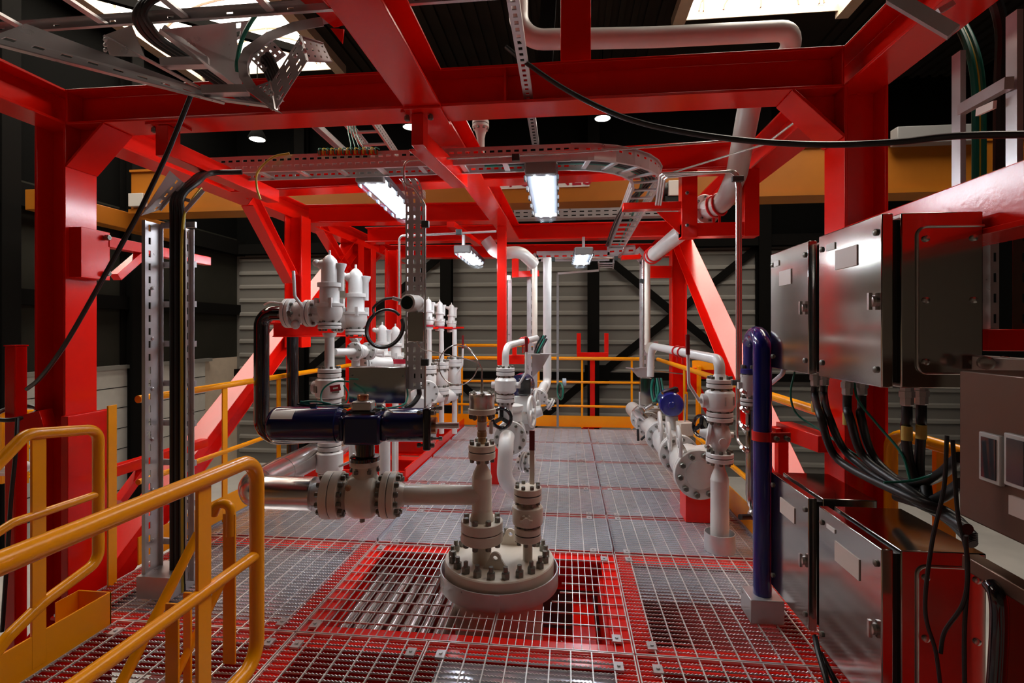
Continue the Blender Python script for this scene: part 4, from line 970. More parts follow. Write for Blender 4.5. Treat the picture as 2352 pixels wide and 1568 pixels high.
vlathe(v, Ax(832, d3), [(1198, 6), (1186, 6), (1184, 9)], 'drain_plug', 'bolt_steel'); MB().lathe(Ph(822, 1104) - Y * .135, -Y, [(0, .018), (.012, .018), (.018, .012)], 8).build('vent_plug', 'primer', v)
vlathe(v, B, [(1057, 33.5), (1049, 33.5), (1047, 32), (1046, 22), (1016, 22)], 'yoke', 'black_paint')
Pa = lambda px, py=975: at(px, py, d3 - .01)
MB().lathe(Pa(790), hx, [(0, B.r(36)), (B.r(10), B.r(38)), (B.r(12), B.r(41)), (B.r(148), B.r(41)), (B.r(158), B.r(39)), (B.r(164), B.r(34)), (B.r(166), B.r(22))], 40).build('spring_cylinder', 'navy_paint', v)
MB().lathe(Pa(885), -hx, [(0, B.r(34)), (B.r(8), B.r(38)), (B.r(92), B.r(38)), (B.r(94), B.r(36))], 40).build('piston_cylinder', 'navy_paint', v)
c0, c1 = Pa(786, 1022), Pa(890, 938); hw = .115
up = Z; b = MB(); mid = (Pa(786) + Pa(890)) / 2; b.bar(Pa(798, 982), Pa(882, 982), .20, B.r(66), Z); b.bar(Pa(782, 980), Pa(800, 980), .17, B.r(56), Z); b.bar(Pa(880, 980), Pa(896, 980), .17, B.r(56), Z); b.build('scotch_yoke_housing', 'navy_paint', v, .018)
b = MB(); b.bar(Pa(978, 978), Pa(996, 978), B.r(92), B.r(94), Z); ep = b.build('end_plate', 'black_paint', v, .012)
for sx in (-1, 1):
    for sz in (-1, 1): bolt(ep, Pa(988, 978) + Y * sx * .095 + Z * sz * .095, hx, .012, .06)
b = MB(); b.bar(Pa(890, 944), Pa(976, 944), .075, .012, Z); b.build('label_strip', 'blue_paint', v)
MB().cyl(Pa(998, 977), Pa(1054, 977), .019, n=14).build('stop_rod', 'stainless_tube', v); MB().cyl(Pa(996, 977), Pa(1003, 977), .05, n=14).build('stop_flange', 'copper', v)
MB().tube(fil([Pa(892, 917) - Y * .05, Pa(886, 926) - Y * .07, Pa(915, 941) - Y * .1, Pa(1004, 943) - Y * .1, Pa(1010, 936) - Y * .1], .02), .004, 8).build('air_line', 'stainless_tube', v)
b = MB(); a, w2 = frame(hx)
for k in range(6):
    q0, q1 = .55 + k * .09, .55 + (k + 1) * .09; rr = B.r(41.4)
    f = lambda px, q: Pa(px) + (Z * math.cos(q) - Y * math.sin(q)) * rr
    b.add([f(640, q0), f(690, q0), f(690, q1), f(640, q1)], [(0, 1, 2, 3)])
b.build('sticker', 'tag_white', v)
ps = MB(); ps.bar(Pa(803, 944), Pa(868, 944), .13, .012, Z); ps.build('mounting_plate', 'black_paint', v)
pz = MB(); pz.bar(Pa(812, 931), Pa(858, 931), .10, B.r(22), Z); pz.build('position_switch', 'stainless_tube', v, .010)
MB().lathe(Pa(834, 918), Z, [(0, .032), (.012, .034), (.03, .034), (.033, .030)], 20).build('indicator', 'copper', v)
for px in (806, 866): MB().cyl(Pa(px, 931), Pa(px + (12 if px > 830 else -16), 931), .013, n=10).build('cable_gland', 'stainless_tube', v)
MB().bar(Pa(713, 932) , Pa(727, 932), .02, .03, Z).build('lifting_lug', 'navy_paint', v)
# clad pipe
zc = Ph(700, 1136)
tp = thing('clad_pipe', at(600, 1130, d3 + .03), 'shiny metal clad pipe with elbow at the left of the big valve', 'pipe')
MB().cyl(Ph(752), Ph(712, 1133), A.r(25), n=28).build('pipe_end', WM, tp)
e = at(566, 1129, d3 + .04); yv2 = (V((e.x, e.y + .9, e.z)))
pts = fil([Ph(722, 1133), e - X * .03, V((e.x - .03, e.y + 1.7, e.z))], .19, 9)
MB().tube(pts, A.r(37.5), 32).build('cladding', 'cladding_steel', tp)
for k in (2, 5, 9): d = (pts[k + 1] - pts[k]).normalized(); MB().lathe(pts[k], d, [(-.006, A.r(38.4)), (.006, A.r(38.4))], 32).build('band', 'cladding_steel', tp)
for yy in (.45, .9, 1.35): MB().lathe((e.x - .03, e.y + yy, e.z), Y, [(-.006, A.r(38.4)), (.006, A.r(38.4))], 32).build('band', 'cladding_steel', tp)
MB().lathe(Ph(719, 1133), hx, [(-.004, A.r(38)), (.004, A.r(38))], 32).build('end_cap', 'cladding_steel', tp)
# ---------------------------------------------------------------- cream ball valve on the right of the head
D = Ax(1212, atz(1212, 1286, hp).y / (CA + (1212 - 1176) / FP * SA))
v = thing('ball_valve', D.p(1286), 'cream ball valve with red gripped upright lever, right side of the vessel head', 'valve')
vlathe(v, D, [(1288, 12), (1284, 11), (1240, 11)], 'nozzle', CM)
flange(v, D.p(1223), Z, D.r(31), D.r(14), 8, CM, br=.0115, ph=.1)
vlathe(v, D, [(1208, 18), (1204, 26), (1200, 34), (1196, 35.5), (1166, 35.5), (1162, 34), (1159, 26), (1154, 20), (1150, 18)], 'body', CM)
flange(v, D.p(1133), Z, D.r(32), D.r(14), 8, CM, br=.0115, ph=.4)
e = D.p(1183) - Y * D.r(36); b = MB()
for k in range(6): q = 2 * PI * k / 6; b.bar(e, e + (X * math.cos(q) + Z * math.sin(q)) * .036, .012, .022, Y)
b.cyl(e + Y * .01, e - Y * .02, .022, n=14).build('bonnet_cross', CM, v)
l0, l1, l2 = at(1222, 1112, D.d + .02), at(1222, 1034, D.d + .02), at(1222, 988, D.d + .02)
MB().bar(l0, l1, .030, .010, Y).build('lever', CM, v, .002); MB().bar(l1, l2, .033, .013, Y).build('lever_grip', 'dark_red', v, .002)
# ---------------------------------------------------------------- relief valves along the left
GP = 'white relief valves along the left'
def psv(px, yb, d, k, label, out=None):
    a = Ax(px, d); c = a.p(yb); u = .00336 * k; t = thing('relief_valve', c, label, 'valve', GP)
    L = lambda prof, nm, n=26: MB().lathe(c, Z, [(q * u, r * u) for q, r in prof], n).build(nm, WM, t)
    flange(t, c + Z * 9 * u, Z, 26 * u, 6 * u, 6, WM, br=.0095 * k, ph=.2)
    L([(15, 15), (20, 20), (30, 27), (42, 29), (52, 28), (54, 31), (60, 31)], 'body'); L([(60, 24), (64, 22), (97, 22), (98, 27), (107, 27), (108, 22)], 'bonnet')
    L([(108, 18.5), (150, 18.5), (160, 16), (168, 9), (171, 5), (172, 3), (182, 2.6)], 'cap')
    MB().lathe(c + V((-8 * u, -4 * u, 148 * u)), V((-1, -.25, .1)), [(0, 14 * u), (10 * u, 11 * u), (16 * u, 8 * u)], 16).ball(c + V((-27 * u, -9 * u, 152 * u)), 9 * u, 12).build('lifting_lever', WM, t)
    MB().lathe(c + V((22 * u, 8 * u, 90 * u)), Z, [(0, 9 * u), (46 * u, 9 * u), (58 * u, 14 * u), (62 * u, 14 * u), (63 * u, 9 * u)], 16).build('pilot', WM, t)
    for q in range(4): w = q * PI / 2 + .5; MB().bar(c + V((math.cos(w), math.sin(w), 0)) * 28 * u + Z * 50 * u, c + V((math.cos(w), math.sin(w), 0)) * 28 * u + Z * 72 * u, 8 * u, 8 * u, X).build('bonnet_bolt', WM, t)
    if out:
        ez = c + Z * 38 * u; dr = V(out).normalized(); MB().lathe(ez, dr, [(0, 24 * u), (30 * u, 20 * u), (38 * u, 20 * u)], 24).build('outlet', WM, t)
        flange(t, ez + dr * 46 * u, dr, 31 * u, 8 * u, 6, WM, br=.0105 * k)
    return t, c, u
t1, c1, u1 = psv(757, 757, 3.95, 1.0, 'tallest white relief valve, nearest of the left row', (-1, -.03, 0))
t2, c2, u2 = psv(817, 770, 4.42, 1.0, 'second tall white relief valve, just right of the nearest one', (-1, -.03, 0))
for px, yb, d, k, l in ((878, 850, 5.2, .80, 'white relief valve seen through the black cable loop'), (908, 853, 5.5, .84, 'white relief valve behind the cable loop beside the perforated tray'),
                        (984, 757, 6.5, .68, 'small white relief valve right beside the perforated tray'), (1010, 760, 7.0, .70, 'small white relief valve, middle of the three far ones'), (1037, 763, 7.4, .70, 'small white relief valve, rightmost of the three far ones')):
    tt, cc2, uu = psv(px, yb, d, k, l)
    if px < 970: MB().cyl(cc2, V((cc2.x, cc2.y, .02)), 12 * uu, n=14).build('inlet_pipe', WM, tt)
    if px > 970: MB().lathe(cc2 + Z * 22 * uu, Z, [(-5 * uu, 30 * uu), (5 * uu, 30 * uu)], 20).build('red_band', 'tag_red', tt)
red(MB().bar(at(988, 753, 6.75), at(1064, 752, 7.7), .03, .028), 'valve_rail', 'thin red rail behind the three far relief valves', 'rail')
# block valve and black pipe at the outlet of the first relief valve
eo = c1 + Z * 38 * u1; bv = thing('ball_valve', eo - X * .30, 'white flanged valve with raised lever joining the black pipe', 'valve')
d0 = V((-1, -.03, 0)).normalized(); x0 = eo + d0 * 56 * u1
MB().lathe(x0, d0, [(0, 22 * u1), (8 * u1, 26 * u1), (24 * u1, 26 * u1), (34 * u1, 20 * u1)], 24).build('body', WM, bv)
flange(bv, x0 + d0 * 38 * u1, d0, 34 * u1, 8 * u1, 6, WM, br=.011)
MB().ball(x0 + d0 * 14 * u1 + V((0, -.07, -.09)), .034, 14).build('bonnet', WM, bv)
sx = x0 + d0 * 22 * u1 - Y * .10; MB().cyl(sx + Y * .06, sx - Y * .02, .016, n=12).build('stem', 'bolt_steel', bv)
k = lambda px, py: at(px, py, (sx - EYE).dot(V((-SA, CA, 0))))
MB().tube(fil([k(696, 706), k(677, 680), k(674, 622)], .05), .012, 10).build('lever', WM, bv)
bp = thing('drain_pipe', at(601, 900, 4.0), 'glossy black pipe with two elbows left of the blue actuator', 'pipe')
j0 = x0 + d0 * 46 * u1; dj = 4.0; Bk = lambda px, py, d=dj: at(px, py, d)
j1 = V((Bk(601, 706).x, j0.y, j0.z))
MB().tube(fil([j0, V((j1.x, j0.y, j0.z)), V((j1.x, j0.y, Bk(601, 1008).z)), V((j1.x + .5, j0.y + .25, Bk(601, 1008).z))], .15, 9), .056, 20).build('pipe', 'black_paint', bp)
MB().lathe(j0, d0, [(-.01, .088), (.012, .088)], 20).build('collar', 'black_paint', bp)
tag(MB().cyl(at(672, 765, 5.0), at(672, 1042, 5.0), .055).build('drain_pipe', 'black_paint'), 'straight black pipe behind the blue actuator cylinder', 'pipe')
tag(MB().tube(spline([at(607, 700, 3.9), at(622, 694, 3.87), at(650, 697, 3.88)], 6), .008, 8).build('plastic_wrap', 'tag_white'), 'torn pale plastic wrap on top of the black pipe elbow', 'wrap')
# stand pipe under the first relief valve with two ball valves
a = Ax(757, 3.95)
def bvalve(a, yt, yb, R, label, group=None, m=WM, fr=26, tagp=False, n=8, lever=None, plate=False, name='ball_valve'):
    t = thing(name, a.p(yb), label, 'valve', group); h = yb - yt; f = h * .11
    flange(t, a.p(yt + f), Z, a.r(fr), a.r(f * .9), n, m, br=a.r(3.3), ph=.2); flange(t, a.p(yb - f), Z, a.r(fr), a.r(f * .9), n, m, br=a.r(3.3), ph=.3)
    y0, y1 = yt + h * .26, yb - h * .26
    vlathe(t, a, [(y1 + h * .06, fr * .6), (y1, R * .92), (y1 - 2, R), (y0 + 2, R), (y0, R * .92), (y0 - h * .06, fr * .6)], 'body', m)
    if plate: p = a.p((y0 + y1) / 2 ); b = MB(); b.bar(p + V((a.r(R) * .2, -a.r(R) * 1.0, 0)), p + V((a.r(R) * .95, -a.r(R) * .55, 0)), .004, a.r((y1 - y0) * .55), Z); b.build('name_plate', 'galvanised', t)
    MB().lathe(a.p((y0 + y1) / 2) - X * a.r(R * .8), -X, [(0, a.r(R * .5)), (a.r(R * .45), a.r(R * .5)), (a.r(R * .5), a.r(R * .3))], 12).build('side_boss', m, t)
    return t
v = bvalve(a, 846, 935, 31, 'white ball valve with crimson tag below the tallest relief valve', tagp=True)
MB().bar(at(758, 893, 3.83), at(782, 889, 3.83), .004, .045, Z).build('warning_tag', 'tag_red', v); MB().bar(at(765, 892, 3.825), at(776, 890, 3.825), .003, .012, Z).build('tag_mark', 'tag_white', v)
for s in (-1, 1): MB().bar(a.p(892) + V((s * .06, -.085, 0)), a.p(892) + V((s * .10, -.05, 0)), .01, .05, Z).build('window_boss', 'bolt_steel', v)
tag(vlathe(None, a, [(848, 12), (846, 11), (775, 10.5), (770, 15), (764, 16)], 'stand_pipe', WM), 'white stand pipe under the tallest relief valve', 'pipe')
v = bvalve(a, 1012, 1106, 30, 'white ball valve half hidden behind the flange of the big valve')
MB().tube(fil([a.p(1066) + V((.10, -.05, 0)), a.p(1062) + V((.20, -.06, .03)), a.p(1050) + V((.22, -.06, .05))], .02), .01, 8).build('lever', WM, v)
tag(vlathe(None, a, [(1010, 14), (980, 12), (936, 12)], 'stand_pipe', WM), 'white pipe behind the blue spring cylinder', 'pipe')
tag(vlathe(None, Ax(817, 4.42), [(980, 10), (850, 9.5), (784, 9.0), (779, 13), (776, 14)], 'stand_pipe', WM), 'white stand pipe under the second tall relief valve', 'pipe')
v = thing('cross_valve', at(830, 808, 4.2), 'small white flanged valve joining the two tall stand pipes', 'valve')
cx0, cx1 = at(768, 808, 4.0), at(905, 805, 4.9); dd = (cx1 - cx0).normalized()
MB().cyl(cx0, cx0.lerp(cx1, .75), .028).build('pipe', WM, v); flange(v, cx0.lerp(cx1, .30), dd, .078, .016, 6, WM); flange(v, cx0.lerp(cx1, .52), dd, .078, .016, 6, WM)
MB().ball(cx0.lerp(cx1, .41), .058, 16).build('body', WM, v); MB().tube([cx0.lerp(cx1, .40), cx0.lerp(cx1, .38) + V((-.02, -.03, .11))], .010, 8).build('lever', WM, v)
v = thing('block_valve', at(870, 832, 4.6), 'white horizontal valve lying above the steel junction plate', 'valve')
c0, c3 = at(838, 836, 4.7), at(905, 834, 4.9); dd = (c3 - c0).normalized(); MB().lathe(c0, dd, [(0, .05), (.08, .075), (.16, .06), (.26, .06)], 20).build('body', WM, v); flange(v, c0, dd, .085, .018, 6, WM)
v = thing('tag_valve', at(925, 838, 5.0), 'white valve body with red band behind the upright tray', 'valve')
MB().lathe(at(920, 862, 5.0), Z, [(0, .1), (.06, .1), (.07, .07), (.14, .07)], 20).build('body', WM, v); MB().bar(at(902, 830, 4.9), at(932, 830, 4.9), .01, .045, Z).build('red_band', 'tag_red', v)
# far small valves right of the perforated tray
GF = 'small white valves behind the capillary coil'
for px, d, yt, yb, R, l in ((986, 6.0, 838, 925, 16, 'white valve stack directly right of the perforated tray'), (1014, 6.4, 830, 905, 15, 'white valve stack in the middle behind the capillary coil'), (1044, 6.7, 824, 902, 15, 'white valve stack at the right behind the capillary coil')):
    a = Ax(px, d); v = bvalve(a, yt, yb, R, l, GF, fr=17, n=6)
    MB().lathe(a.p(yb + 4) , V((-.6, -.8, 0)), [(0, a.r(14)), (a.r(22), a.r(14)), (a.r(24), a.r(19)), (a.r(34), a.r(19)), (a.r(36), a.r(10))], 18).build('inlet_spool', WM, v)
    vlathe(v, a, [(yt, 6), (756, 5)], 'stand_pipe', WM); vlathe(v, a, [(995, 6), (yb, 6)], 'down_pipe', WM)
tag(MB().tube(fil([at(1048, 862, 6.6), at(1062, 838, 6.6), at(1063, 800, 6.6)], .04), .012, 8).build('valve_lever', WM), 'white bent lever of the far right stack valve', 'lever')
tag(MB().cyl(at(1063, 800, 6.6), at(1063, 770, 6.6), .013).build('lever_grip', 'dark_red'), 'dark red grip on the bent white lever', 'grip')
v = thing('junction_valve', at(965, 920, 5.2), 'white flanged elbow valve behind the steel junction plate', 'valve')
MB().lathe(at(958, 915, 5.3), V((.4, -1, -.1)), [(0, .10), (.1, .11), (.14, .07), (.3, .07)], 20).build('body', WM, v); flange(v, at(980, 900, 5.2), V((.4, -1, -.1)), .12, .02, 8, WM)
for px, y0, y1, d, l in ((814, 985, 1062, 4.3, 'white pipe seen below the actuator, left of its yoke'), (884, 1005, 1108, 4.3, 'white pipe seen below the actuator, right of its yoke'), (905, 1000, 1095, 4.6, 'thin white pipe at the red opening behind the actuator')):
    tag(MB().cyl(at(px, y0, d), at(px, y1, d), .045 if d < 4.5 else .02).build('down_pipe', WM), l, 'pipe')
# ================================================================ CENTRE MANIFOLD
dm = 4.55; m_ = lambda px, py, d=dm: at(px, py, d)
t = thing('swan_neck_pipe', m_(1160, 1110), 'white curved pipe with bolted disc left of the lever valve', 'pipe')
fax = V((.10, -1, .05)).normalized()
MB().tube(fil([m_(1166, 1004, 4.62), m_(1163, 1005, 4.34), m_(1158, 1100, 4.34), m_(1205, 1150, 4.5), m_(1212, 1215, 4.55)], .17, 8), .066, 24).build('pipe', WM, t)
flange(t, m_(1172, 1005, 4.62), fax, .150, .022, 10, WM, br=.014)
v = thing('gate_valve', m_(1185, 985, 4.9), 'white manifold valve with black spoked handwheel in the middle', 'valve')
MB().lathe(m_(1176, 1000, 4.66), -fax, [(0, .09), (.10, .13), (.30, .13), (.38, .10), (.5, .1)], 24).build('body', WM, v)
flange(v, m_(1196, 965, 5.1), -fax, .155, .022, 10, WM, br=.014)
vlathe(v, Ax(1178, 4.75), [(965, 22), (945, 20), (940, 24), (930, 24), (928, 16)], 'bonnet', WM)
MB().cyl(m_(1165, 958, 4.70), m_(1152, 960, 4.40), .014, n=10).build('stem', 'bolt_steel', v)
handwheel(v, m_(1152, 960, 4.40), V((-.12, -1, .05)), .100, 'black_paint', .016)
v = thing('ball_valve', m_(1161, 930), 'white ball valve with tall red tipped lever in the middle', 'valve')
a = Ax(1161, 4.5)
flange(v, a.p(853), Z, a.r(21), a.r(8), 8, WM, br=.011); flange(v, a.p(914), Z, a.r(21), a.r(8), 8, WM, br=.011, ph=.4)
vlathe(v, a, [(906, 14), (900, 22), (896, 25), (873, 25), (869, 22), (862, 14)], 'body', WM)
vlathe(v, a, [(960, 17), (926, 16), (922, 19)], 'neck', WM); MB().cyl(a.p(884) - X * a.r(24), a.p(884) - X * a.r(32), .03, n=12).cyl(a.p(884) + X * a.r(24), a.p(884) + X * a.r(34), .028, n=12).build('trunnion', WM, v)
MB().tube(fil([m_(1190, 886, 4.42), m_(1208, 856, 4.42), m_(1209, 806, 4.42)], .04), .011, 10).build('lever', WM, v); MB().cyl(m_(1209, 808, 4.42), m_(1209, 774, 4.42), .014, n=10).build('lever_grip', 'dark_red', v)
t = thing('elbow_pipe', a.p(840), 'white elbow pipe held by red clamps beside the hanging post', 'pipe')
MB().tube(fil([a.p(846), a.p(795), m_(1232, 776, 5.3)], .13, 8), a.r(8), 18).build('pipe', WM, t)
for q in (.52, .60): c = a.p(795).lerp(m_(1232, 776, 5.3), q); d = (m_(1232, 776, 5.3) - a.p(795)).normalized(); MB().torus(c, d, a.r(9.5), .008, 20, 8).bar(c - Z * .04, c - Z * .11, .012, .012, X).build('u_clamp', 'red_cap', t)
v = thing('wheel_valve', m_(1222, 950, 5.0), 'white manifold valve with large white handwheels seen edge on', 'valve')
MB().lathe(m_(1200, 955, 5.1), X + Z * .3, [(0, .08), (.06, .10), (.12, .06), (.2, .05)], 18).build('body', WM, v)
handwheel(v, m_(1221, 945, 4.9), V((1, -.15, .06)), .155, WM, .016, 3); handwheel(v, m_(1233, 924, 5.2), V((1, -.15, .06)), .13, WM, .016, 3)
MB().cyl(m_(1205, 948, 5.0), m_(1232, 935, 5.1), .016, n=10).build('stem', 'stainless_tube', v)
t = thing('valve_actuator', m_(1200, 890, 5.1), 'dark blue round actuator behind the middle ball valve', 'actuator')
MB().lathe(m_(1192, 888, 5.0), V((.1, 1, 0)), [(0, .08), (.01, .115), (.22, .12), (.25, .09)], 28).build('cylinder', 'navy_paint', t); MB().bar(m_(1206, 868, 5.0), m_(1206, 905, 5.0), .12, .12, Y).build('gear_box', 'black_paint', t, .01)
MB().bar(m_(1182, 928, 5.0), m_(1216, 926, 5.0), .16, .05, Y).build('mounting_block', WM, t, .008)
t = thing('flanged_branch', m_(1240, 915, 5.6), 'white slanting flanged branch at the foot of the tall white pipe', 'pipe')
bd = (m_(1247, 892, 6.0) - m_(1222, 940, 5.6)).normalized(); MB().cyl(m_(1222, 940, 5.6), m_(1250, 884, 6.1), .05).build('pipe', WM, t)
flange(t, m_(1238, 910, 5.8), bd, .10, .02, 8, WM); flange(t, m_(1264, 928, 5.8), V((.8, .1, -.5)), .07, .018, 6, WM); MB().cyl(m_(1240, 912, 5.8), m_(1264, 928, 5.8), .035).build('side_branch', WM, t)
t = thing('flanged_stub', m_(1205, 1062, 4.9), 'white flanged stub half hidden behind the red gripped lever', 'pipe')
MB().cyl(m_(1195, 1062, 5.0), m_(1222, 1058, 4.9), .06).build('stub', WM, t); flange(t, m_(1206, 1061, 4.95), V((1, -.35, 0)), .10, .018, 8, WM, br=.012)
a = Ax(1257, 6.3)
tag(MB().tube(fil([a.p(592), a.p(880), m_(1246, 902, 6.0)], .12), a.r(9.5), 22).build('riser_pipe', WM), 'tall thick white pipe standing behind the far tray frame', 'pipe')
tag(MB().cyl(at(1228, 592, 6.7), at(1228, 788, 6.7), .036).build('riser_pipe', CM), 'thin cream pipe beside the left leg of the far tray frame', 'pipe')
tag(MB().tube(fil([at(1116, 550, 6.3), at(1140, 583, 6.3), at(1196, 578, 6.3), at(1226, 606, 6.5)], .16, 8), .075, 18).build('swan_neck_pipe', WM), 'pale wavy pipe under the rear red beam in the middle', 'pipe')
t = thing('drip_canopy', m_(1240, 830, 5.4), 'grey sheet canopy at the foot of the left tray leg', 'canopy')
MB().prism([m_(1222, 814, 5.4), m_(1264, 812, 5.6), m_(1245, 845, 5.5), m_(1222, 868, 5.4)], (0, .03, 0)).build('sheet', 'galvanised', t); MB().bar(m_(1222, 813, 5.35), m_(1266, 812, 5.6), .2, .008).build('top_sheet', 'galvanised', t)
for k, o in enumerate((0, 5, 10)):
    tag(MB().tube(spline([m_(1244 + o, 770, 5.5), m_(1233 + o, 792, 5.5), m_(1228 + o, 812, 5.5), m_(1234 + o, 800, 5.45), m_(1246 + o, 778, 5.5)], 6), .010, 8).build('cable_loop', 'black_rubber' if k != 1 else 'green_wire'), 'small cable loop above the grey canopy, %s' % ('leftmost', 'green one', 'rightmost')[k], 'cable', 'cable loops at the grey canopy')
t = thing('instrument', at(1290, 880, 7.6), 'small blue socket with a hanging loop of green cable on the far railing', 'instrument')
MB().cyl(at(1292, 877, 7.6), at(1300, 877, 7.6), .055).build('socket', 'blue_grey', t); MB().torus(at(1287, 898, 7.6), V((.8, .3, 0)), .12, .014, 24, 8).build('cable_loop', 'green_wire', t); MB().torus(at(1289, 898, 7.6), V((.8, .3, 0)), .10, .014, 24, 8).build('cable_loop', 'black_rubber', t)
t = thing('instrument_stand', at(1283, 760, 7.8), 'thin grey angle frame standing in front of the back wall', 'stand')
MB().bar(at(1281, 980, 7.8), at(1281, 628, 7.8), .034, .02, Y).build('post', 'lamp_cap', t); MB().bar(at(1281, 628, 7.8), at(1375, 621, 7.8), .03, .03).build('arm', 'galvanised', t)
t = thing('instrument_stand', at(1170, 720, 6.6), 'thin steel stand with white box beside the hanging post', 'stand')
MB().bar(at(1171, 800, 6.6), at(1171, 640, 6.6), .05, .03, Y).build('post', 'galvanised', t); MB().box(at(1167, 638, 6.5), (.06, .06, .06)).build('box', 'tag_white', t)
# ================================================================ RIGHT MANIFOLD
a = Ax(1653, 1.55 * 1176 / (1262 - 758)); dr = a.d
t = thing('collar', a.p(1262), 'galvanised collar on the grating round the white right riser', 'collar')
zc = a.p(1262); MB().lathe((zc.x, zc.y, 0), Z, [(0, .104), (.125, .104), (.125, .098), (0, .098), (0, .104)], 40, False).build('ring', 'galvanised', t)
t = thing('riser_pipe', zc, 'white riser pipe with reducer on the right side of the platform', 'pipe')
vlathe(t, a, [(1300, 20), (1180, 20.4), (1178, 20), (1104, 20), (1102, 20.6), (1100, 20), (1092, 18), (1076, 12), (1070, 11), (1060, 11)], 'pipe', WM)
flange(t, a.p(1049), Z, a.r(30), a.r(9), 8, WM, br=.012)
v = thing('globe_valve', a.p(1040), 'white globe valve with black handwheel on the right riser', 'valve')
vlathe(v, a, [(1042, 12), (1034, 13), (1026, 18), (1014, 23), (1002, 25), (990, 23), (980, 19), (972, 17), (964, 12)], 'body', WM)
MB().lathe(a.p(1000) + V((-a.r(8), 0, 0)), V((-1, .25, .15)), [(0, a.r(18)), (a.r(10), a.r(20)), (a.r(13), a.r(26)), (a.r(19), a.r(26)), (a.r(21), a.r(12)), (a.r(36), a.r(7))], 22).build('bonnet', WM, v)
MB().cyl(a.p(1010) - Y * a.r(20), a.p(1010) - Y * a.r(28), a.r(9), n=14).cyl(a.p(998) + X * a.r(22), a.p(998) + X * a.r(30), a.r(7), n=12).build('plug', WM, v)
handwheel(v, at(1610, 978, dr + .15), V((-1, -.55, .15)), a.r(29), 'black_paint', a.r(4.5))
v = thing('ball_valve', a.p(965), 'white ball valve with name plate and red tipped lever on the right riser', 'valve')
flange(v, a.p(956), Z, a.r(29), a.r(9), 8, WM, br=.012, ph=.4); flange(v, a.p(880), Z, a.r(29), a.r(9), 8, WM, br=.012)
vlathe(v, a, [(946, 20), (942, 27), (936, 31), (934, 32), (902, 32), (900, 31), (896, 27), (892, 20)], 'body', WM)
b = MB(); b.bar(a.p(918) + V((a.r(2), -a.r(32.5), 0)), a.p(918) + V((a.r(27), -a.r(20), 0)), .004, a.r(20), Z); b.build('name_plate', 'galvanised', v)
MB().cyl(a.p(920) - X * a.r(26), a.p(920) - X * a.r(40), a.r(16), n=14).cyl(a.p(920) - X * a.r(40), a.p(920) - X * a.r(46), a.r(7), n=10).build('stem', WM, v)
MB().tube(fil([at(1606, 920, dr), at(1582, 882, dr), at(1580, 812, dr)], .05), .011, 10).build('lever', WM, v); MB().cyl(at(1580, 814, dr), at(1579, 768, dr), .015, n=10).build('lever_grip', 'dark_red', v)
t = thing('elbow_pipe', a.p(870), 'white elbow pipe leading back from the right riser, held by red clamps', 'pipe')
pe = at(1496, 794, 5.5); MB().tube(fil([a.p(872), a.p(826), pe, at(1494, 865, 5.5)], .13, 8), a.r(12), 20).build('pipe', WM, t)
vlathe(t, a, [(872, 20), (866, 15), (858, 12)], 'weld_neck', WM)
for f in (.44, .52): c = a.p(826).lerp(pe, f); d = (pe - a.p(826)).normalized(); MB().torus(c, d, a.r(14), .008, 20, 8).bar(c - Z * .045, c - Z * .10, .012, .012, X).build('u_clamp', 'red_cap', t)
# the big run along the right side
c0 = at(1608, 1090, 3.95); xq, zq = c0.x, c0.z
ME = lambda y: V((xq - .03 * (y - c0.y), y, zq))
t = thing('manifold_pipe', c0, 'big white flanged pipe run along the right side of the platform', 'pipe')
MB().tube([ME(c0.y + .05), ME(7.4)], .10, 28).build('pipe', WM, t)
for y, r, q in ((c0.y + .03, .192, .021), (4.75, .175, .016), (5.5, .16, .014)): flange(t, ME(y), Y, r, .034, 10, WM, br=q)
MB().lathe(ME(c0.y - .005), -Y, [(0, .115), (.010, .110), (.012, .06)], 32).build('end_cap', WM, t)
v = thing('gear_valve', ME(4.4), 'white valve with boxy gear operator behind the right riser', 'valve')
MB().lathe(ME(4.15), Y, [(0, .11), (.06, .15), (.35, .15), (.42, .11)], 24).build('body', WM, v)
MB().bar(at(1592, 1045, 4.25), at(1640, 1040, 4.25), .16, .12, Z).build('gear_box', WM, v, .01); vlathe(v, Ax(1612, 4.3), [(1062, 16), (1030, 16)], 'bonnet', WM); MB().cyl(at(1628, 1030, 4.2), at(1622, 1022, 4.2), .02).build('pointer', 'bolt_steel', v)
handwheel(v, at(1560, 1013, 3.95), V((1, -.12, .06)), .125, WM, .014); MB().cyl(at(1560, 1013, 3.95), ME(4.2) + Z * .02, .014, n=10).build('stem', 'stainless_tube', v)
v = thing('gear_valve', ME(5.2), 'white valve with square cream operator box and thin stem, right manifold', 'valve')
MB().lathe(ME(4.95), Y, [(0, .11), (.06, .14), (.32, .14), (.40, .11)], 24).build('body', WM, v)
MB().bar(at(1557, 984, 4.9), at(1588, 983, 4.9), .14, .13, Z).build('gear_box', CM, v, .01); MB().cyl(at(1573, 972, 4.9), at(1575, 905, 4.9), .010, n=8).build('stem', 'stainless_tube', v); vlathe(v, Ax(1572, 4.95), [(1025, 12), (990, 12)], 'bonnet', CM)
handwheel(v, at(1537, 1002, 4.5), V((1, -.12, .06)), .13, WM, .015); handwheel(v, at(1517, 984, 4.85), V((1, -.12, .06)), .165, WM, .017); MB().cyl(at(1517, 984, 4.85), ME(5.2), .014, n=10).build('stem', 'stainless_tube', v)
t = thing('valve_actuator', at(1543, 930, 5.1), 'bright blue round actuator facing the viewer on the right manifold', 'actuator')
ax = V((.12, 1, 0)).normalized(); MB().lathe(at(1543, 930, 4.95), ax, [(0, .05), (.003, .105), (.02, .117), (.4, .117), (.42, .09)], 36).build('cylinder', 'blue_paint', t)
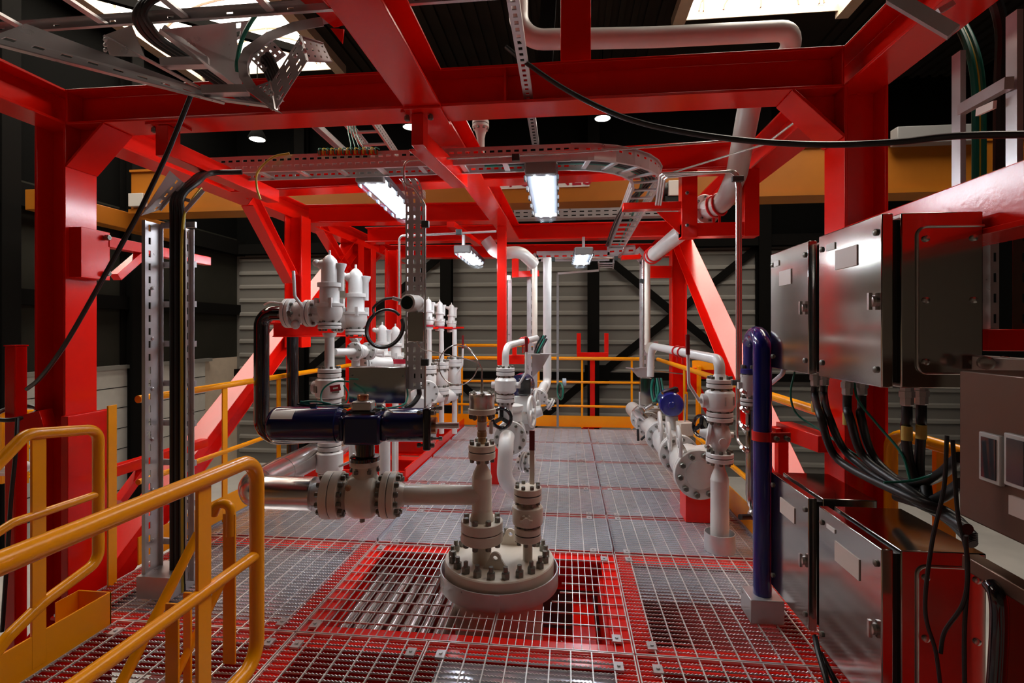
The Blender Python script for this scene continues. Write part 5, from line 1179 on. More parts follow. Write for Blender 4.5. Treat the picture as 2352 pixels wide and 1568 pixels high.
MB().lathe(at(1543, 930, 4.95), -ax, [(0, .034), (.004, .034), (.012, .026)], 16).build('centre_plug', 'blue_paint', t); vlathe(t, Ax(1543, 5.1), [(985, 14), (955, 14)], 'yoke', WM)
MB().bar(at(1522, 905, 5.1), at(1556, 893, 5.1), .08, .05, Z).build('switch_box', 'black_paint', t, .006)
v = thing('flange_valve', at(1498, 975, 6.2), 'white flanged branch at the far end of the right manifold', 'valve')
for y in (6.2, 6.6): flange(v, ME(y), Y, .15, .025, 10, WM)
vlathe(v, Ax(1500, 6.2), [(985, 12), (935, 12)], 'branch', WM); flange(v, at(1500, 938, 6.2), Z, .11, .018, 8, WM)
v = thing('needle_manifold', at(1475, 960, 6.0), 'shiny steel needle valve cluster with dark handles at the end of the right manifold', 'valve')
d = V((.7, 0, -.7)); MB().lathe(at(1458, 938, 6.0), d, [(0, .05), (.05, .07), (.10, .07), (.11, .04), (.22, .04), (.23, .08), (.30, .08), (.32, .05), (.42, .05)], 18).build('body', 'stainless_tube', v)
for p, q in (((1495, 988), (1472, 1010)), ((1465, 985), (1466, 1012))): MB().cyl(at(*p, 5.8), at(*q, 5.8), .014, n=8).build('handle', 'black_rubber', v)
MB().cyl(at(1482, 940, 5.9), at(1498, 930, 5.9), .03).build('port', 'stainless_tube', v)
t = thing('drip_canopy', at(1480, 850, 5.9), 'grey sheet canopy at the foot of the right tray leg', 'canopy')
MB().prism([at(1448, 846, 5.9), at(1504, 842, 5.9), at(1500, 866, 5.9), at(1466, 866, 5.9)], (0, .05, 0)).build('sheet', 'galvanised', t); MB().bar(at(1446, 845, 5.9), at(1560, 858, 6.4), .12, .01).build('top_sheet', 'galvanised', t)
t = thing('junction_box', at(1480, 900, 5.9), 'brown reflecting steel box under the right grey canopy', 'box')
MB().bx(at(1471, 930, 5.9), at(1497, 868, 5.9) + Y * .12).build('box', 'stainless', t, .004); MB().bar(at(1473, 935, 5.95), at(1473, 900, 5.95), .05, .05, X).build('stem', WM, t)
for k, (o, mm) in enumerate(((0, 'green_wire'), (5, 'black_rubber'), (10, 'green_wire'))):
    tag(MB().tube(spline([at(1500 + o, 868, 5.5), at(1496 + o, 895, 5.5), at(1502 + o, 922, 5.45), at(1512 + o, 900, 5.45), at(1508 + o, 868, 5.5)], 6), .013, 8).build('cable_loop', mm), 'cable loop beside the blue round actuator, %s' % ('left green one', 'black one', 'right green one')[k], 'cable', 'cable loops beside the blue actuator')
t = thing('pressure_gauge', at(1497, 800, 5.9), 'pale round gauge beside the right tray leg', 'gauge'); MB().cyl(at(1495, 800, 5.9), at(1495, 800, 5.75), .07).build('dial', CM, t); MB().cyl(at(1496, 815, 5.85), at(1496, 862, 5.85), .018).build('stem', WM, t); MB().box(at(1506, 790, 5.7), (.05, .05, .06)).build('head', 'stainless_tube', t)
# ================================================================ BLUE VENT PIPE AND LEVEL TUBE
db = 2.77; p2 = at(1751, 758, db); p1 = at(1726, 758, 3.12)
b0 = atz(1768, 1402, 0); t = thing('vent_pipe', (p2.x, p2.y, 0), 'dark blue pipe with tight hooked top standing before the steel cabinets', 'pipe')
zt = at(1751, 800, db).z + .02; rb = .047
arc = [V((p1.x, p1.y, at(1726, 852, 3.12).z))] + [p1.lerp(p2, .5 - .5 * math.cos(q)) * 1 + Z * (zt - 1.55 - .02 + .075 * math.sin(q)) for q in [PI * k / 12 for k in range(13)]] + [V((p2.x, p2.y, .03))]
MB().tube(arc, rb, 24).build('pipe', 'blue_paint', t)
a = Ax(1726, 3.12); o = flange(t, a.p(852), Z, a.r(24), a.r(13), 6, 'blue_paint', pair=False, br=.012)
MB().bx((p2.x - .085, p2.y - .075, 0), (p2.x + .085, p2.y + .085, .125)).build('floor_sleeve', 'galvanised', t, .004)
c = at(1751, 1000, db); MB().lathe(V((p2.x, p2.y, c.z - .025)), Z, [(0, rb + .006), (.05, rb + .006)], 24).bar(V((p2.x + .02, p2.y - .055, c.z)), V((p2.x + .13, p2.y - .03, c.z)), .012, .05).build('pipe_clamp', 'red_cap', t)
for dx in (.045, .10): bolt(t, (p2.x + dx, p2.y - .055, c.z), Y, .012, .02)
v = thing('vent_valve', a.p(925), 'white flanged valve under the blue hooked pipe', 'valve')
vlathe(v, a, [(910, 20), (905, 23), (868, 23), (866, 24), (860, 24)], 'body', WM); flange(v, a.p(922), Z, a.r(24), a.r(7), 6, WM, br=.012)
MB().bar(a.p(885) - X * a.r(22), a.p(885) - X * a.r(30), .03, .04, Z).build('plug', WM, v)
t = thing('level_tube', a.p(1180), 'brownish steel tube with side fittings under the blue hooked pipe', 'tube')
vlathe(t, a, [(1192, 5), (1165, 5), (1160, 8), (1140, 12), (1136, 12.5), (945, 12.5), (940, 10), (928, 10)], 'tube', 'stainless')
MB().cyl(at(1700, 1187, 3.05), at(1728, 1186, 3.1), .017, n=10).build('lever', 'black_rubber', t); MB().ball(at(1729, 1180, 3.1), .03, 12).build('drain_cock', 'stainless_tube', t)
for k, py in enumerate((905, 945, 985, 1035)):
    q = at(1716, py, 3.1); d = V((-.7, -.4, .45)); MB().cyl(q, q + d * .03, .016, n=10).cyl(q + d * .03, q + d * .06, .012, n=6).build('fitting', 'stainless_tube', t)
tag(MB().tube(fil([at(1772, 880, 2.9), at(1798, 858, 2.8), at(1800, 845, 2.8)], .03), .012, 10).build('conduit', 'galvanised'), 'small bent conduit between the blue pipe and the upper cabinet', 'conduit')
# ================================================================ STEEL TUBES
dt = 3.32; u = lambda px, py, d=dt: at(px, py, d)
GTU = 'steel tubes along the right frame'
for k, (o, yb) in enumerate(((0, 990), (9, 940), (-9, 1030))):
    pts = fil([u(1512 + o * .6, 470, 3.9), u(1522 + o * .6, 403 + o * .5, 3.55), u(1690 + o * .3, 393 - o * .2), u(1697 + o * .45, 430), u(1697 + o * .45, yb - 20), u(1714, yb + 6, 3.15)], .05)
    tag(MB().tube(pts, .0085, 10).build('steel_tube', 'stainless_tube'), 'bright steel tube dropping in front of the right frame, %s of three' % ('middle', 'right', 'left')[k], 'tube', GTU)
tag(MB().tube(fil([u(1500, 410, 4.0), u(1760, 330, 3.2), u(1850, 262, 2.9)], .05), .007, 8).build('steel_tube', 'stainless_tube'), 'thin steel tube climbing to the right past the white sloping pipe', 'tube')
for px, py, l in ((1693, 412, 'dark tube clamp at the top of the steel tubes'), (1692, 878, 'dark tube clamp on the steel tubes beside the name plate valve')):
    c = u(px, py); tag(MB().bar(c + V((-.035, -.012, 0)), c + V((.035, -.012, 0)), .03, .035, Z).build('tube_clamp', 'clamp_dark', None, .003), l, 'clamp', 'dark tube clamps')
pts = fil([u(976, 990, 3.42), u(976, 470, 3.42), u(950, 430, 3.40), u(928, 425, 3.38), u(928, 368, 3.36), u(1000, 365, 3.36), u(1320, 350, 3.33), u(1690, 322, 3.3)], .05)
tag(MB().tube(pts, .0075, 8).build('steel_tube', 'stainless_tube'), 'long thin steel tube following the perforated tray and long tray', 'tube')
tag(MB().tube(fil([u(917, 700, 4.4), u(917, 541, 4.4), u(945, 541, 4.4), u(1140, 531, 4.5)], .04), .010, 8).build('steel_tube', 'stainless_tube'), 'thin steel tube bent at the left of the perforated tray', 'tube')
for px, py, d, l in ((977, 515, 3.40, 'dark tube clamp on the perforated tray near the lamp'), (976, 832, 3.40, 'dark tube clamp on the perforated tray above the steel plate'), (990, 366, 3.34, 'dark tube clamp on the long tray at the left'), (1185, 362, 3.32, 'dark tube clamp on the long tray in the middle'), (1054, 533, 4.4, 'dark tube clamp under the pale red arm')):
    c = u(px, py, d); tag(MB().bar(c + V((-.025, 0, 0)), c + V((.025, 0, 0)), .028, .045, Z).build('tube_clamp', 'clamp_dark', None, .003), l, 'clamp', 'dark tube clamps')
pts = fil([at(1228, 800, 6.95), at(1228, 598, 6.95), at(1240, 592, 6.95), at(1415, 592, 6.95), at(1430, 580, 6.95), at(1440, 545, 6.9)], .08)
tag(MB().tube(pts, .012, 8).build('steel_tube', 'stainless_tube'), 'steel tube along the far tray frame', 'tube')
tag(MB().cyl(at(1476, 850, 6.95), at(1476, 596, 6.95), .012, n=8).build('steel_tube', 'stainless_tube'), 'steel tube down the right leg of the far tray frame', 'tube')
for px, py, l in ((1271, 596, 'dark tube clamp at the left of the far tray frame'), (1415, 593, 'dark tube clamp at the right of the far tray frame'), (1474, 645, 'dark tube clamp on the right leg of the far tray frame'), (1223, 624, 'dark tube clamp on the left leg of the far tray frame')):
    tag(MB().box(at(px, py, 6.9), (.05, .06, .05)).build('tube_clamp', 'clamp_dark'), l, 'clamp', 'dark tube clamps')
# ================================================================ OVERHEAD WHITE PIPE
t = thing('overhead_pipe', at(1500, 84, 3.6), 'thick white pipe overhead running behind the front beam', 'pipe')
MB().tube(fil([at(1191, -70, 3.55), at(1191, 92, 3.55), at(1500, 86, 3.55), at(1862, 68, 3.5), at(1742, 190, 3.75)], .17, 9), .067, 24).build('pipe', WM, t)
t = thing('sloping_pipe', at(1690, 330, 3.9), 'white pipe sloping down to a flange inside the red hanging frame', 'pipe')
MB().tube(fil([at(1750, 160, 3.55), at(1722, 240, 3.65), at(1692, 400, 3.95), at(1664, 465, 4.12), at(1618, 484, 4.3)], .22, 9), .079, 24).build('pipe', WM, t)
fd = (at(1618, 484, 4.3) - at(1664, 465, 4.12)).normalized(); c = at(1620, 482, 4.3); flange(t, c, V((-.35, .9, -.1)), .128, .02, 8, WM)
for f in (.25, .55): q = at(1664, 465, 4.12).lerp(c, f); MB().torus(q, fd, .088, .010, 24, 8).bar(q - Z * .085, q - Z * .15, .016, .016, X).build('u_clamp', 'red_cap', t)
t = thing('return_pipe', at(1530, 560, 5.4), 'white pipe continuing back and down behind the red hanging frame', 'pipe')
MB().tube([at(1572, 528, 5.0), at(1497, 588, 6.4)], .083, 22).build('pipe', WM, t)
for f in (.9, 1.0): q = at(1572, 528, 5.0).lerp(at(1497, 588, 6.4), f); MB().torus(q, at(1497, 588, 6.4) - at(1572, 528, 5.0), .095, .010, 24, 8).build('u_clamp', 'red_cap', t)
tag(MB().cyl(at(1487, 600, 6.5), at(1487, 792, 6.5), .036).build('riser_pipe', CM), 'thin cream pipe beside the right leg of the far tray frame', 'pipe')
t = thing('vent_stack', at(1105, 340, 4.9), 'white flanged stub with thin spike standing above the centre beam', 'pipe')
a = Ax(1104, 4.9); vlathe(t, a, [(395, 9), (318, 9), (308, 11), (300, 14), (294, 18)], 'stub', WM); flange(t, a.p(286), Z, a.r(19), a.r(7), 8, WM, br=.012); vlathe(t, a, [(277, 4), (262, 3.5), (245, 1)], 'spike', 'galvanised')
# ================================================================ STEEL PLATE BOX AND TRANSMITTER AT THE UPRIGHT TRAY
dp = 3.58; e = lambda px, py, d=dp: at(px, py, d)
t = thing('junction_plate', e(868, 925), 'dull stainless steel box above the blue actuator', 'box')
a0, a1 = e(801, 925), e(936, 843); MB().bx((a0.x, a0.y, a0.z), (a1.x, a0.y + .12, a1.z)).build('box', 'stainless', t, .003)
for px, py in ((810, 862), (930, 862), (810, 915)): MB().lathe(V((e(px, py).x, a0.y, e(px, py).z)), -Y, [(0, .006), (.004, .006), (.005, .003)], 10).build('screw', 'bolt_steel', t)
MB().bx((a0.x - .006, a0.y + .02, a0.z), (a0.x, a0.y + .06, a1.z)).build('hinge', 'stainless_tube', t)
t = thing('transmitter', at(945, 730, 3.36), 'round steel pressure transmitter on the perforated tray', 'instrument')
MB().lathe(at(936, 695, 3.34), V((-.25, -1, 0)), [(-.14, .048), (-.12, .056), (.0, .056), (.004, .050)], 24).build('housing', 'grey_plastic', t); MB().lathe(at(936, 695, 3.34), V((-.25, -1, 0)), [(.004, .044), (.008, .044)], 24).build('window', 'glass_dark', t)
MB().bx(at(936, 785, 3.40), at(974, 716, 3.40) + Y * .06).build('manifold_block', 'stainless', t, .004)
MB().cyl(at(925, 691, 3.36), at(902, 684, 3.36), .013, n=10).build('cable_gland', 'galvanised', t)
for k in range(4):
    R0 = .130 - .007 * (k % 2); c = at(884, 753, 3.45 + .015 * k)
    n0 = [c + V((math.cos(q) * R0, .05 * math.sin(q), math.sin(q) * R0 * 1.02)) for q in [PI * .25 + j * .26 for j in range(24)]]
    mm = ('black_rubber', 'black_rubber', 'green_wire', 'black_rubber')[k]
    if k == 0: n0 = [at(902, 684, 3.36), at(880, 688, 3.4), at(858, 706, 3.42)] + n0[6:]
    tag(MB().tube(spline(n0, 3), .009 if mm == 'black_rubber' else .004, 8).build('cable_coil', mm), ('black cable coil running to the transmitter', 'second black turn of the cable coil by the relief valves', 'thin green wire in the black cable coil', 'innermost black turn of the cable coil')[k], 'cable', 'cable coil by the transmitter')
tag(MB().tube(spline([e(962, 893, 3.5), e(962, 908, 3.5), e(945, 930, 3.45), e(915, 943, 3.4), e(880, 942, 3.3)], 7), .017, 10).build('power_cable', 'black_rubber'), 'thick black cable from the perforated tray to the blue actuator', 'cable')
tag(MB().tube(spline([e(935, 893, 3.5), e(936, 912, 3.5), e(925, 930, 3.4), e(880, 938, 3.3), e(862, 934, 3.2)], 7), .006, 8).build('earth_wire', 'green_wire'), 'green wire from the perforated tray to the blue actuator', 'wire')
tag(MB().tube(spline([e(802, 876, 3.5), e(770, 876, 3.5), e(745, 890, 3.48), e(737, 912, 3.45), e(748, 928, 3.4), e(790, 928, 3.4), e(800, 905, 3.45), e(790, 885, 3.5)], 7), .006, 8).build('earth_wire', 'green_wire'), 'green wire loop over the crimson tagged valve', 'wire')
tag(MB().tube(spline([e(690, 922, 3.2), e(720, 928, 3.2), e(760, 928, 3.2), e(720, 921, 3.2), e(690, 925, 3.2), e(720, 932, 3.2), e(800, 936, 3.14)], 7), .006, 8).build('earth_wire', 'green_wire'), 'green wire coil lying on the blue spring cylinder', 'wire')
tag(MB().tube(spline([e(683, 928, 3.2), e(720, 935, 3.2), e(780, 932, 3.16), e(806, 932, 3.14)], 7), .008, 8).build('signal_cable', 'black_rubber'), 'black cable lying on the blue spring cylinder', 'cable')
# ================================================================ STEEL CABINETS
XD = 1.075
def cabinet(y0, y1, z0, z1, dep, label, latch=True, plates=(), rim=False):
    t = thing('steel_cabinet', (XD + dep / 2, (y0 + y1) / 2, z0), label, 'cabinet', 'stainless steel cabinets at the right')
    MB().bx((XD + .062, y0, z0), (XD + dep, y1, z1)).build('body', 'stainless', t, .004)
    MB().bx((XD + .038, y0 + .02, z0 + .02), (XD + .062, y1 - .02, z1 - .02)).build('door_seal', 'black_rubber', t)
    d = MB().bx((XD, y0, z0), (XD + .038, y1, z1)).build('door', 'stainless', t, .004)
    for yy in (y0 + .03, y1 - .03):
        for zz in (z0 + .06, z1 - .06): MB().lathe((XD, yy, zz), -X, [(0, .012), (.006, .012), (.010, .006)], 14).build('screw', 'bolt_steel', d)
    if latch:
        c = V((XD, y0 + .045, (z0 + z1) / 2)); MB().lathe(c, -X, [(0, .020), (.012, .020), (.014, .014)], 18).bar(c - X * .014 - Z * .030, c - X * .014 + Z * .030, .012, .012, X).build('latch', 'stainless_tube', d)
    for (yc, zc, w, h, mm, lx) in plates: MB().bx((XD - .004, yc - w / 2, zc - h / 2), (XD, yc + w / 2, zc + h / 2)).build('name_plate' if mm == 'nameplate' else 'maker_label', mm, d)
    b = MB(); e = .05; f = y0 - .004                                     # raised seam of the side panel
    b.tube(fil([V((XD + dep, f, z1 - e)), V((XD + .062 + e, f, z1 - e)), V((XD + .062 + e, f, z0 + e)), V((XD + dep, f, z0 + e))], .03), .004, 6); b.build('side_seam', 'stainless_tube', t)
    for zz in (z0 + .09, (z0 + z1) / 2, z1 - .09):
        for xx in (XD + .14, XD + dep - .03): MB().lathe((xx, y0, zz), -Y, [(0, .011), (.006, .011), (.009, .006)], 12).build('rivet', 'stainless_tube', t)
    return t
def plate_of(pxf, yt, yb, pxn): a, c, e = atx(pxf, yt, XD), atx(pxf, yb, XD), atx(pxn, yb, XD); return (a.y + e.y) / 2, (a.z + c.z) / 2, abs(a.y - e.y), abs(a.z - c.z)
yn0, yn1 = 1.89, 2.335; yf0, yf1 = 2.43, 2.86
zu0, zu1, zl0, zl1 = 1.352, 1.952, .20, .795
pl = lambda *q: (*plate_of(*q), 'nameplate', 0)
def lab(*q): r = plate_of(*q); return (r[0], r[1], r[2], r[3], 'tag_white', 0)
cabinet(yn0, yn1, zu0, zu1, .32, 'large upper stainless cabinet nearest the viewer on the right', True, (pl(1920, 576, 620, 1970), lab(1900, 562, 577, 1919)))
cabinet(yf0, yf1, zu0, zu1, .29, 'upper stainless cabinet farther back, beside the red column', True, (pl(1791, 624, 657, 1818), lab(1779, 601, 613, 1790)))
cabinet(yn0, yn1, zl0, zl1, .33, 'lower stainless cabinet nearest the viewer at the bottom right', True, (pl(1919, 1241, 1286, 1975), lab(1900, 1202, 1211, 1919)))
cabinet(yf0, yf1, zl0, zl1, .29, 'lower stainless cabinet behind the blue pipe', True, (pl(1793, 1141, 1175, 1826),))
t = thing('cabinet_bracket', (1.3, 1.7, 1.42), 'shiny clamp bar at the side of the upper near cabinet', 'bracket')
MB().bar(at(2245, 833, 1.72), at(2400, 845, 1.55), .06, .05).build('bar', 'galvanised', t, .004)
for px in (2262, 2305): MB().lathe(at(px, 833, 1.66), V((-.4, -1, 0)), [(0, .022), (.02, .022), (.024, .014)], 16).build('clamp_screw', 'stainless_tube', t)
t = thing('slotted_upright', at(2284, 755, 1.95), 'grey slotted upright beside the upper near cabinet at the right edge', 'strut')
a0, a1 = at(2276, 755, 1.98), at(2276, 520, 1.98); b = MB(); slotplate(b, a0, Z, X, (a1 - a0).length, .028, .003, ((.3, .7),), .07, .035); b.bar(a0 + Y * .02, a1 + Y * .02, .003, .04, X); b.build('channel', 'galvanised', t)
t = thing('slotted_upright', at(2340, 755, 1.95), 'second grey slotted upright at the right edge, cut by the picture border', 'strut')
a0, a1 = at(2326, 755, 1.98), at(2326, 520, 1.98); b = MB(); slotplate(b, a0, Z, X, (a1 - a0).length, .06, .003, ((.55, .75),), .07, .035); b.build('channel', 'brown_tint_steel', t)
red(MB().bx(at(2270, 806, 1.97), at(2420, 756, 1.97) + Y * .05), 'cross_rail', 'dark red rail behind the clamp bar at the right edge', 'rail')
# control box at the right edge
t = thing('control_box', (1.3, 1.35, .98), 'steel box coloured brown as by reflection, with two dark windows at the right edge', 'box')
yq = 1.62; xq2 = atx(2203, 1000, 1.18).y
MB().bx((1.18, .95, .99), (1.40, xq2, 1.43)).build('housing', 'brown_tint_steel', t, .005)
for pa, pb in (((2258, 1100), (2308, 1002)), ((2316, 1112), (2375, 1006))):
    a, c = atx(*pa, 1.178), atx(*pb, 1.178); f = MB().bx((1.166, min(a.y, c.y), a.z), (1.18, max(a.y, c.y), c.z)).build('window_frame', 'grey_plastic', t, .003)
    MB().bx((1.163, min(a.y, c.y) + .012, a.z + .012), (1.167, max(a.y, c.y) - .012, c.z - .012)).build('window_pane', 'glass_blue', f)
a, c = atx(2322, 1180, 1.178), atx(2360, 1150, 1.178); MB().bx((1.172, c.y, a.z), (1.18, a.y, c.z)).build('label_strip', 'nameplate', t)
t = thing('box_rail', (1.2, 1.4, .9), 'dark steel rail under the brown box at the right edge', 'rail')
MB().bar(at(2228, 1288, 1.55), at(2420, 1400, 1.3), .05, .045).build('rail', 'brown_tint_steel', t, .004)
MB().bar(at(2315, 1352, 1.45), at(2315, 1600, 1.45), .05, .06, X).build('upright', 'brown_tint_steel', t, .003)
tag(MB().tube(spline([at(2275, 1340, 1.45), at(2292, 1372, 1.42), at(2295, 1450, 1.42), at(2285, 1620, 1.42)], 8), .021, 12).build('hose', 'black_paint'), 'glossy black hose hanging below the brown box at the right edge', 'hose')
# ---------------------------------------------------------------- glands and cables
GG = 'cable glands under the upper cabinets'; GCb = 'black cables under the upper cabinets'
def gland(x, y, z, label):
    t = thing('cable_gland', (x, y, z - .075), label, 'cable gland', GG)
    MB().lathe((x, y, z - .075), Z, [(0, .018), (.004, .021), (.030, .021), (.031, .025), (.052, .025), (.053, .021), (.075, .021)], 8).build('nut', 'galvanised', t)
gl = []
for k, (px, py, x, l) in enumerate(((1872, 870, 1.20, 'cable gland under the far upper cabinet, left one'), (1893, 872, 1.26, 'cable gland under the far upper cabinet, right one'), (1946, 885, 1.17, 'cable gland under the near upper cabinet, far left one'), (1975, 888, 1.23, 'cable gland under the near upper cabinet, far right one'), (2083, 905, 1.22, 'cable gland under the near upper cabinet, near left one'), (2116, 908, 1.29, 'cable gland under the near upper cabinet, near right one'))):
    y = min(max(atx(px, py, x).y, 1.93), 2.80); 
    if 2.30 < y < 2.46: y = 2.30 if y < 2.38 else 2.47
    gland(x, y, zu0, l); gl.append(V((x, y, zu0 - .07)))
ends = ((2085, 1140), (2100, 1150), (2095, 1130), (2110, 1140), (2130, 1160), (2125, 1150))
mids = (((1886, 960), (1925, 1055)), ((1905, 960), (1950, 1045)), ((1952, 960), (1985, 1050)), ((1978, 960), (2010, 1055)), ((2080, 985), (2092, 1075)), ((2116, 985), (2112, 1080)))
for k in range(6):
    d = 2.28 if k < 2 else 2.12 if k < 4 else 1.92
    g = [gl[k], gl[k] - Z * .06] + [at(*q, d + .02 * i) for i, q in enumerate(mids[k])] + [at(*ends[k], 1.88), at(2180 + k * 2, 1178 + k * 5, 1.78), at(2235, 1230 + k * 4, 1.70)]
    tag(MB().tube(spline(g, 8), .0165, 12).build('power_cable', 'black_rubber'), 'black cable sagging from the %s' % ('far cabinet, left gland', 'far cabinet, right gland', 'near cabinet, far left gland', 'near cabinet, far right gland', 'near cabinet, near left gland', 'near cabinet, near right gland')[k], 'cable', GCb)
    if k in (0, 2, 4, 5): q = gl[k] - Z * .08; tag(MB().lathe(q - Z * .05 - Y * .0, Z, [(0, .0172), (.05, .0172)], 12).build('cable_marker', 'yellow_tag'), 'yellow marker sleeve on the cable at the %s' % ('far left gland', '', 'third gland', '', 'near left gland', 'near right gland')[k], 'marker', 'yellow cable markers')
for k, g in enumerate(((at(2205, 1050, 1.66), at(2150, 1095, 1.85), at(2085, 1110, 1.95), at(2030, 1085, 2.1)), (at(2208, 1110, 1.66), at(2165, 1140, 1.8), at(2120, 1155, 1.9), at(2060, 1140, 2.1)), (at(2125, 1110, 1.9), at(2135, 1160, 1.85), at(2165, 1180, 1.8), at(2222, 1215, 1.68)))):
    tag(MB().tube(spline(g, 8), .019, 12).build('power_cable', 'black_rubber'), 'black cable entering the brown box, %s' % ('upper one', 'middle one', 'lowest one')[k], 'cable', 'black cables at the brown box')
for k, (g, l) in enumerate((([at(1826, 850, 2.6), at(1816, 905, 2.6), at(1830, 950, 2.6), at(1880, 985, 2.5), at(1960, 1040, 2.3), at(2060, 1100, 2.0)], 'green wire drooping from the far upper cabinet'), ([at(1962, 878, 2.15), at(1972, 920, 2.12), at(2020, 980, 2.05), at(2070, 1040, 1.95), at(2090, 1100, 1.9)], 'green wire drooping from the near upper cabinet'), ([at(2030, 1108, 1.9), at(2090, 1104, 1.88), at(2140, 1090, 1.85), at(2190, 1060, 1.75)], 'green wire lying across the black cables at the right'))):
    tag(MB().tube(spline(g, 8), .005, 8).build('earth_wire', 'green_wire'), l, 'wire', 'green wires at the cabinets')
for k, g in enumerate(((at(2175, 1000, 1.5), at(2168, 1120, 1.5), at(2140, 1250, 1.5), at(2125, 1400, 1.5), at(2150, 1500, 1.5), at(2165, 1620, 1.5)), (at(2188, 1010, 1.5), at(2200, 1180, 1.48), at(2222, 1280, 1.46), at(2214, 1380, 1.46), at(2170, 1450, 1.5), at(2160, 1500, 1.5)), (at(2218, 1230, 1.46), at(2222, 1330, 1.46), at(2215, 1450, 1.46), at(2216, 1620, 1.46)))):
    tag(MB().tube(spline(g, 8), .0055, 8).build('thin_cable', 'black_rubber'), 'thin dark cable hanging in front of the lower near cabinet, %s' % ('left one', 'crossing one', 'right one')[k], 'cable', 'thin cables before the lower near cabinet')
for k, g in enumerate(((at(1872, 1462, 2.3), at(1880, 1500, 2.2), at(1900, 1568, 2.1), at(1915, 1640, 2.05)), (at(1884, 1500, 2.25), at(1905, 1540, 2.15), at(1925, 1580, 2.1), at(1940, 1640, 2.05)))):
    tag(MB().tube(spline(g, 8), .012, 10).build('power_cable', 'black_rubber'), 'black cable under the lower cabinets at the bottom edge, %s' % ('left one', 'right one')[k], 'cable', 'black cables under the lower cabinets')
# ---------------------------------------------------------------- loose black cables
g = [at(440, 215, 2.55), at(418, 270, 2.58), at(385, 350, 2.6), at(345, 435, 2.6), at(318, 490, 2.6), at(280, 560, 2.62), at(225, 660, 2.66), at(150, 790, 2.75), at(95, 865, 2.85), at(62, 893, 2.95)]
tag(MB().tube(spline(g, 8), .0115, 10).build('power_cable', 'black_rubber'), 'black cable slung diagonally across the left red column', 'cable')
tag(MB().torus(at(38, 948, 3.1) , V((.15, -.3, 1)), .092, .013, 28, 8).build('cable_loop', 'black_rubber'), 'black cable wound round the short red post', 'cable')
tag(MB().tube(spline([at(40, 960, 2.95), at(36, 1040, 2.9), at(25, 1150, 2.9), at(15, 1300, 2.9), at(5, 1450, 2.9)], 6), .010, 8).build('power_cable', 'black_rubber'), 'black cable hanging down at the far left edge', 'cable')
g = [at(1163, 108, 2.55), at(1200, 138, 2.5), at(1290, 200, 2.4), at(1390, 252, 2.3), at(1480, 284, 2.2), at(1600, 308, 2.1), at(1740, 325, 2.0), at(1900, 332, 1.9), at(2060, 326, 1.8), at(2200, 312, 1.7), at(2420, 308, 1.55)]
tag(MB().tube(spline(g, 8), .0115, 10).build('power_cable', 'black_rubber'), 'long black cable sagging across the upper right', 'cable')
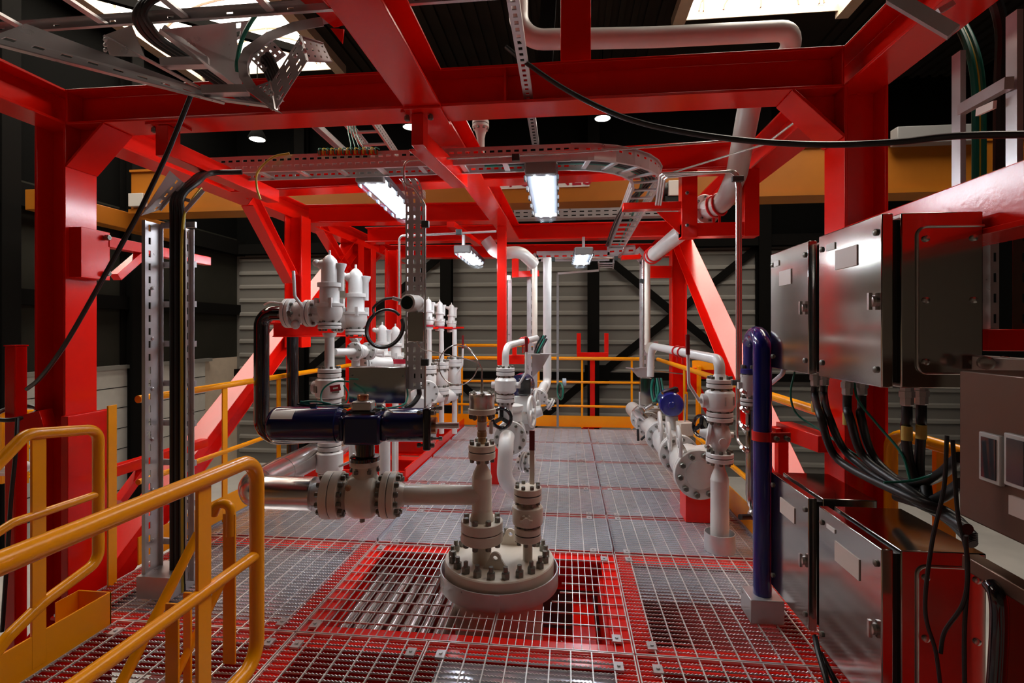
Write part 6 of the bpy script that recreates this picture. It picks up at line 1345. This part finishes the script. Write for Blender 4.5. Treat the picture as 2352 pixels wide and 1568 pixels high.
# ================================================================ FLUORESCENT FITTINGS
def fitting(c0, c1, w, label, small=False, droop=.0):
    c0, c1 = V(c0), V(c1); d = (c1 - c0).normalized(); sd = d.cross(Z).normalized(); L = (c1 - c0).length
    t = thing('light_fitting', (c0 + c1) / 2, label, 'lamp', 'fluorescent light fittings')
    MB().bar(c0 + Z * .045, c1 + Z * .045, w, .05).build('housing', 'lamp_body', t, .012)
    prof = [sd * (w * .48), sd * (w * .40) - Z * .055, sd * (w * .22) - Z * .075, -sd * (w * .22) - Z * .075, -sd * (w * .40) - Z * .055, -sd * (w * .48)]
    b = MB(); n = len(prof); b.add([c0 + p + Z * .02 for p in prof] + [c1 + p + Z * .02 for p in prof], [(i, i + 1, n + i + 1, n + i) for i in range(n - 1)] + [tuple(range(n)), tuple(range(n, 2 * n))[::-1]])
    b.build('diffuser', 'diffuser', t)
    for s in (-1, 1): MB().cyl(c0 + d * .05 + sd * s * w * .19 - Z * .005, c1 - d * .05 + sd * s * w * .19 - Z * .005, .014, n=12).build('tube', 'tube_light', t)
    MB().bar(c0 - d * .02 + Z * .03, c0 + d * .05 + Z * .03, w * .92, .085).build('end_cap', 'lamp_cap', t, .01); MB().bar(c1 - d * .05 + Z * .03, c1 + d * .02 + Z * .03, w * .92, .085).build('end_cap', 'lamp_cap', t, .01)
    for k in range(5): 
        for s in (-1, 1): q = c0 + d * (L * (k + .5) / 5) + sd * s * w * .5; MB().bar(q - d * .03 + Z * .0, q + d * .03 + Z * .0, .014, .03).build('clip', 'lamp_clip', t)
    if small: MB().bar(c0 + d * .08 + Z * .07, c0 + d * .08 + Z * .20, .03, .05, d).build('hanger', 'galvanised', t)
    return t
zl = 2.66
fitting(atz(850, 415, zl), atz(935, 500, zl), .23, 'long lit fluorescent fitting on the left, under the long tray')
fitting(atz(1242, 396, zl - .05), atz(1254, 497, zl - .05), .23, 'long lit fluorescent fitting in the middle, under the tray bend')
fitting(atz(1062, 578, 2.42), atz(1096, 607, 2.42), .20, 'short looking lit fitting hanging at the far left of the hanging post', True)
fitting(atz(1341, 582, 2.42), atz(1333, 607, 2.42), .22, 'lit fitting hanging at the far end near the red pipe rest', True)
# ================================================================ LIGHT AND CAMERA
w = bpy.data.worlds.new('World'); S.world = w; w.use_nodes = True
w.node_tree.nodes['Background'].inputs['Color'].default_value = (.55, .62, .72, 1); w.node_tree.nodes['Background'].inputs['Strength'].default_value = .12
def area(name, loc, rot, sx, sy, p, col):
    l = bpy.data.lights.new(name, 'AREA'); l.shape = 'RECTANGLE'; l.size = sx; l.size_y = sy; l.energy = p; l.color = col
    o = bpy.data.objects.new(name, l); C.objects.link(o); o.location = loc; o.rotation_euler = rot; return o
cam = bpy.data.cameras.new('Camera'); cam.lens = 18; cam.sensor_width = 36; cam.shift_y = -26 / 2352; cam.clip_start = .05; cam.clip_end = 100
co = bpy.data.objects.new('Camera', cam); C.objects.link(co); co.location = EYE; co.rotation_euler = (PI / 2, 0, YAW); S.camera = co
S.view_settings.view_transform = 'Standard'; S.view_settings.look = 'None'; S.view_settings.exposure = .85; S.view_settings.gamma = 1; S.view_settings.use_curve_mapping = False
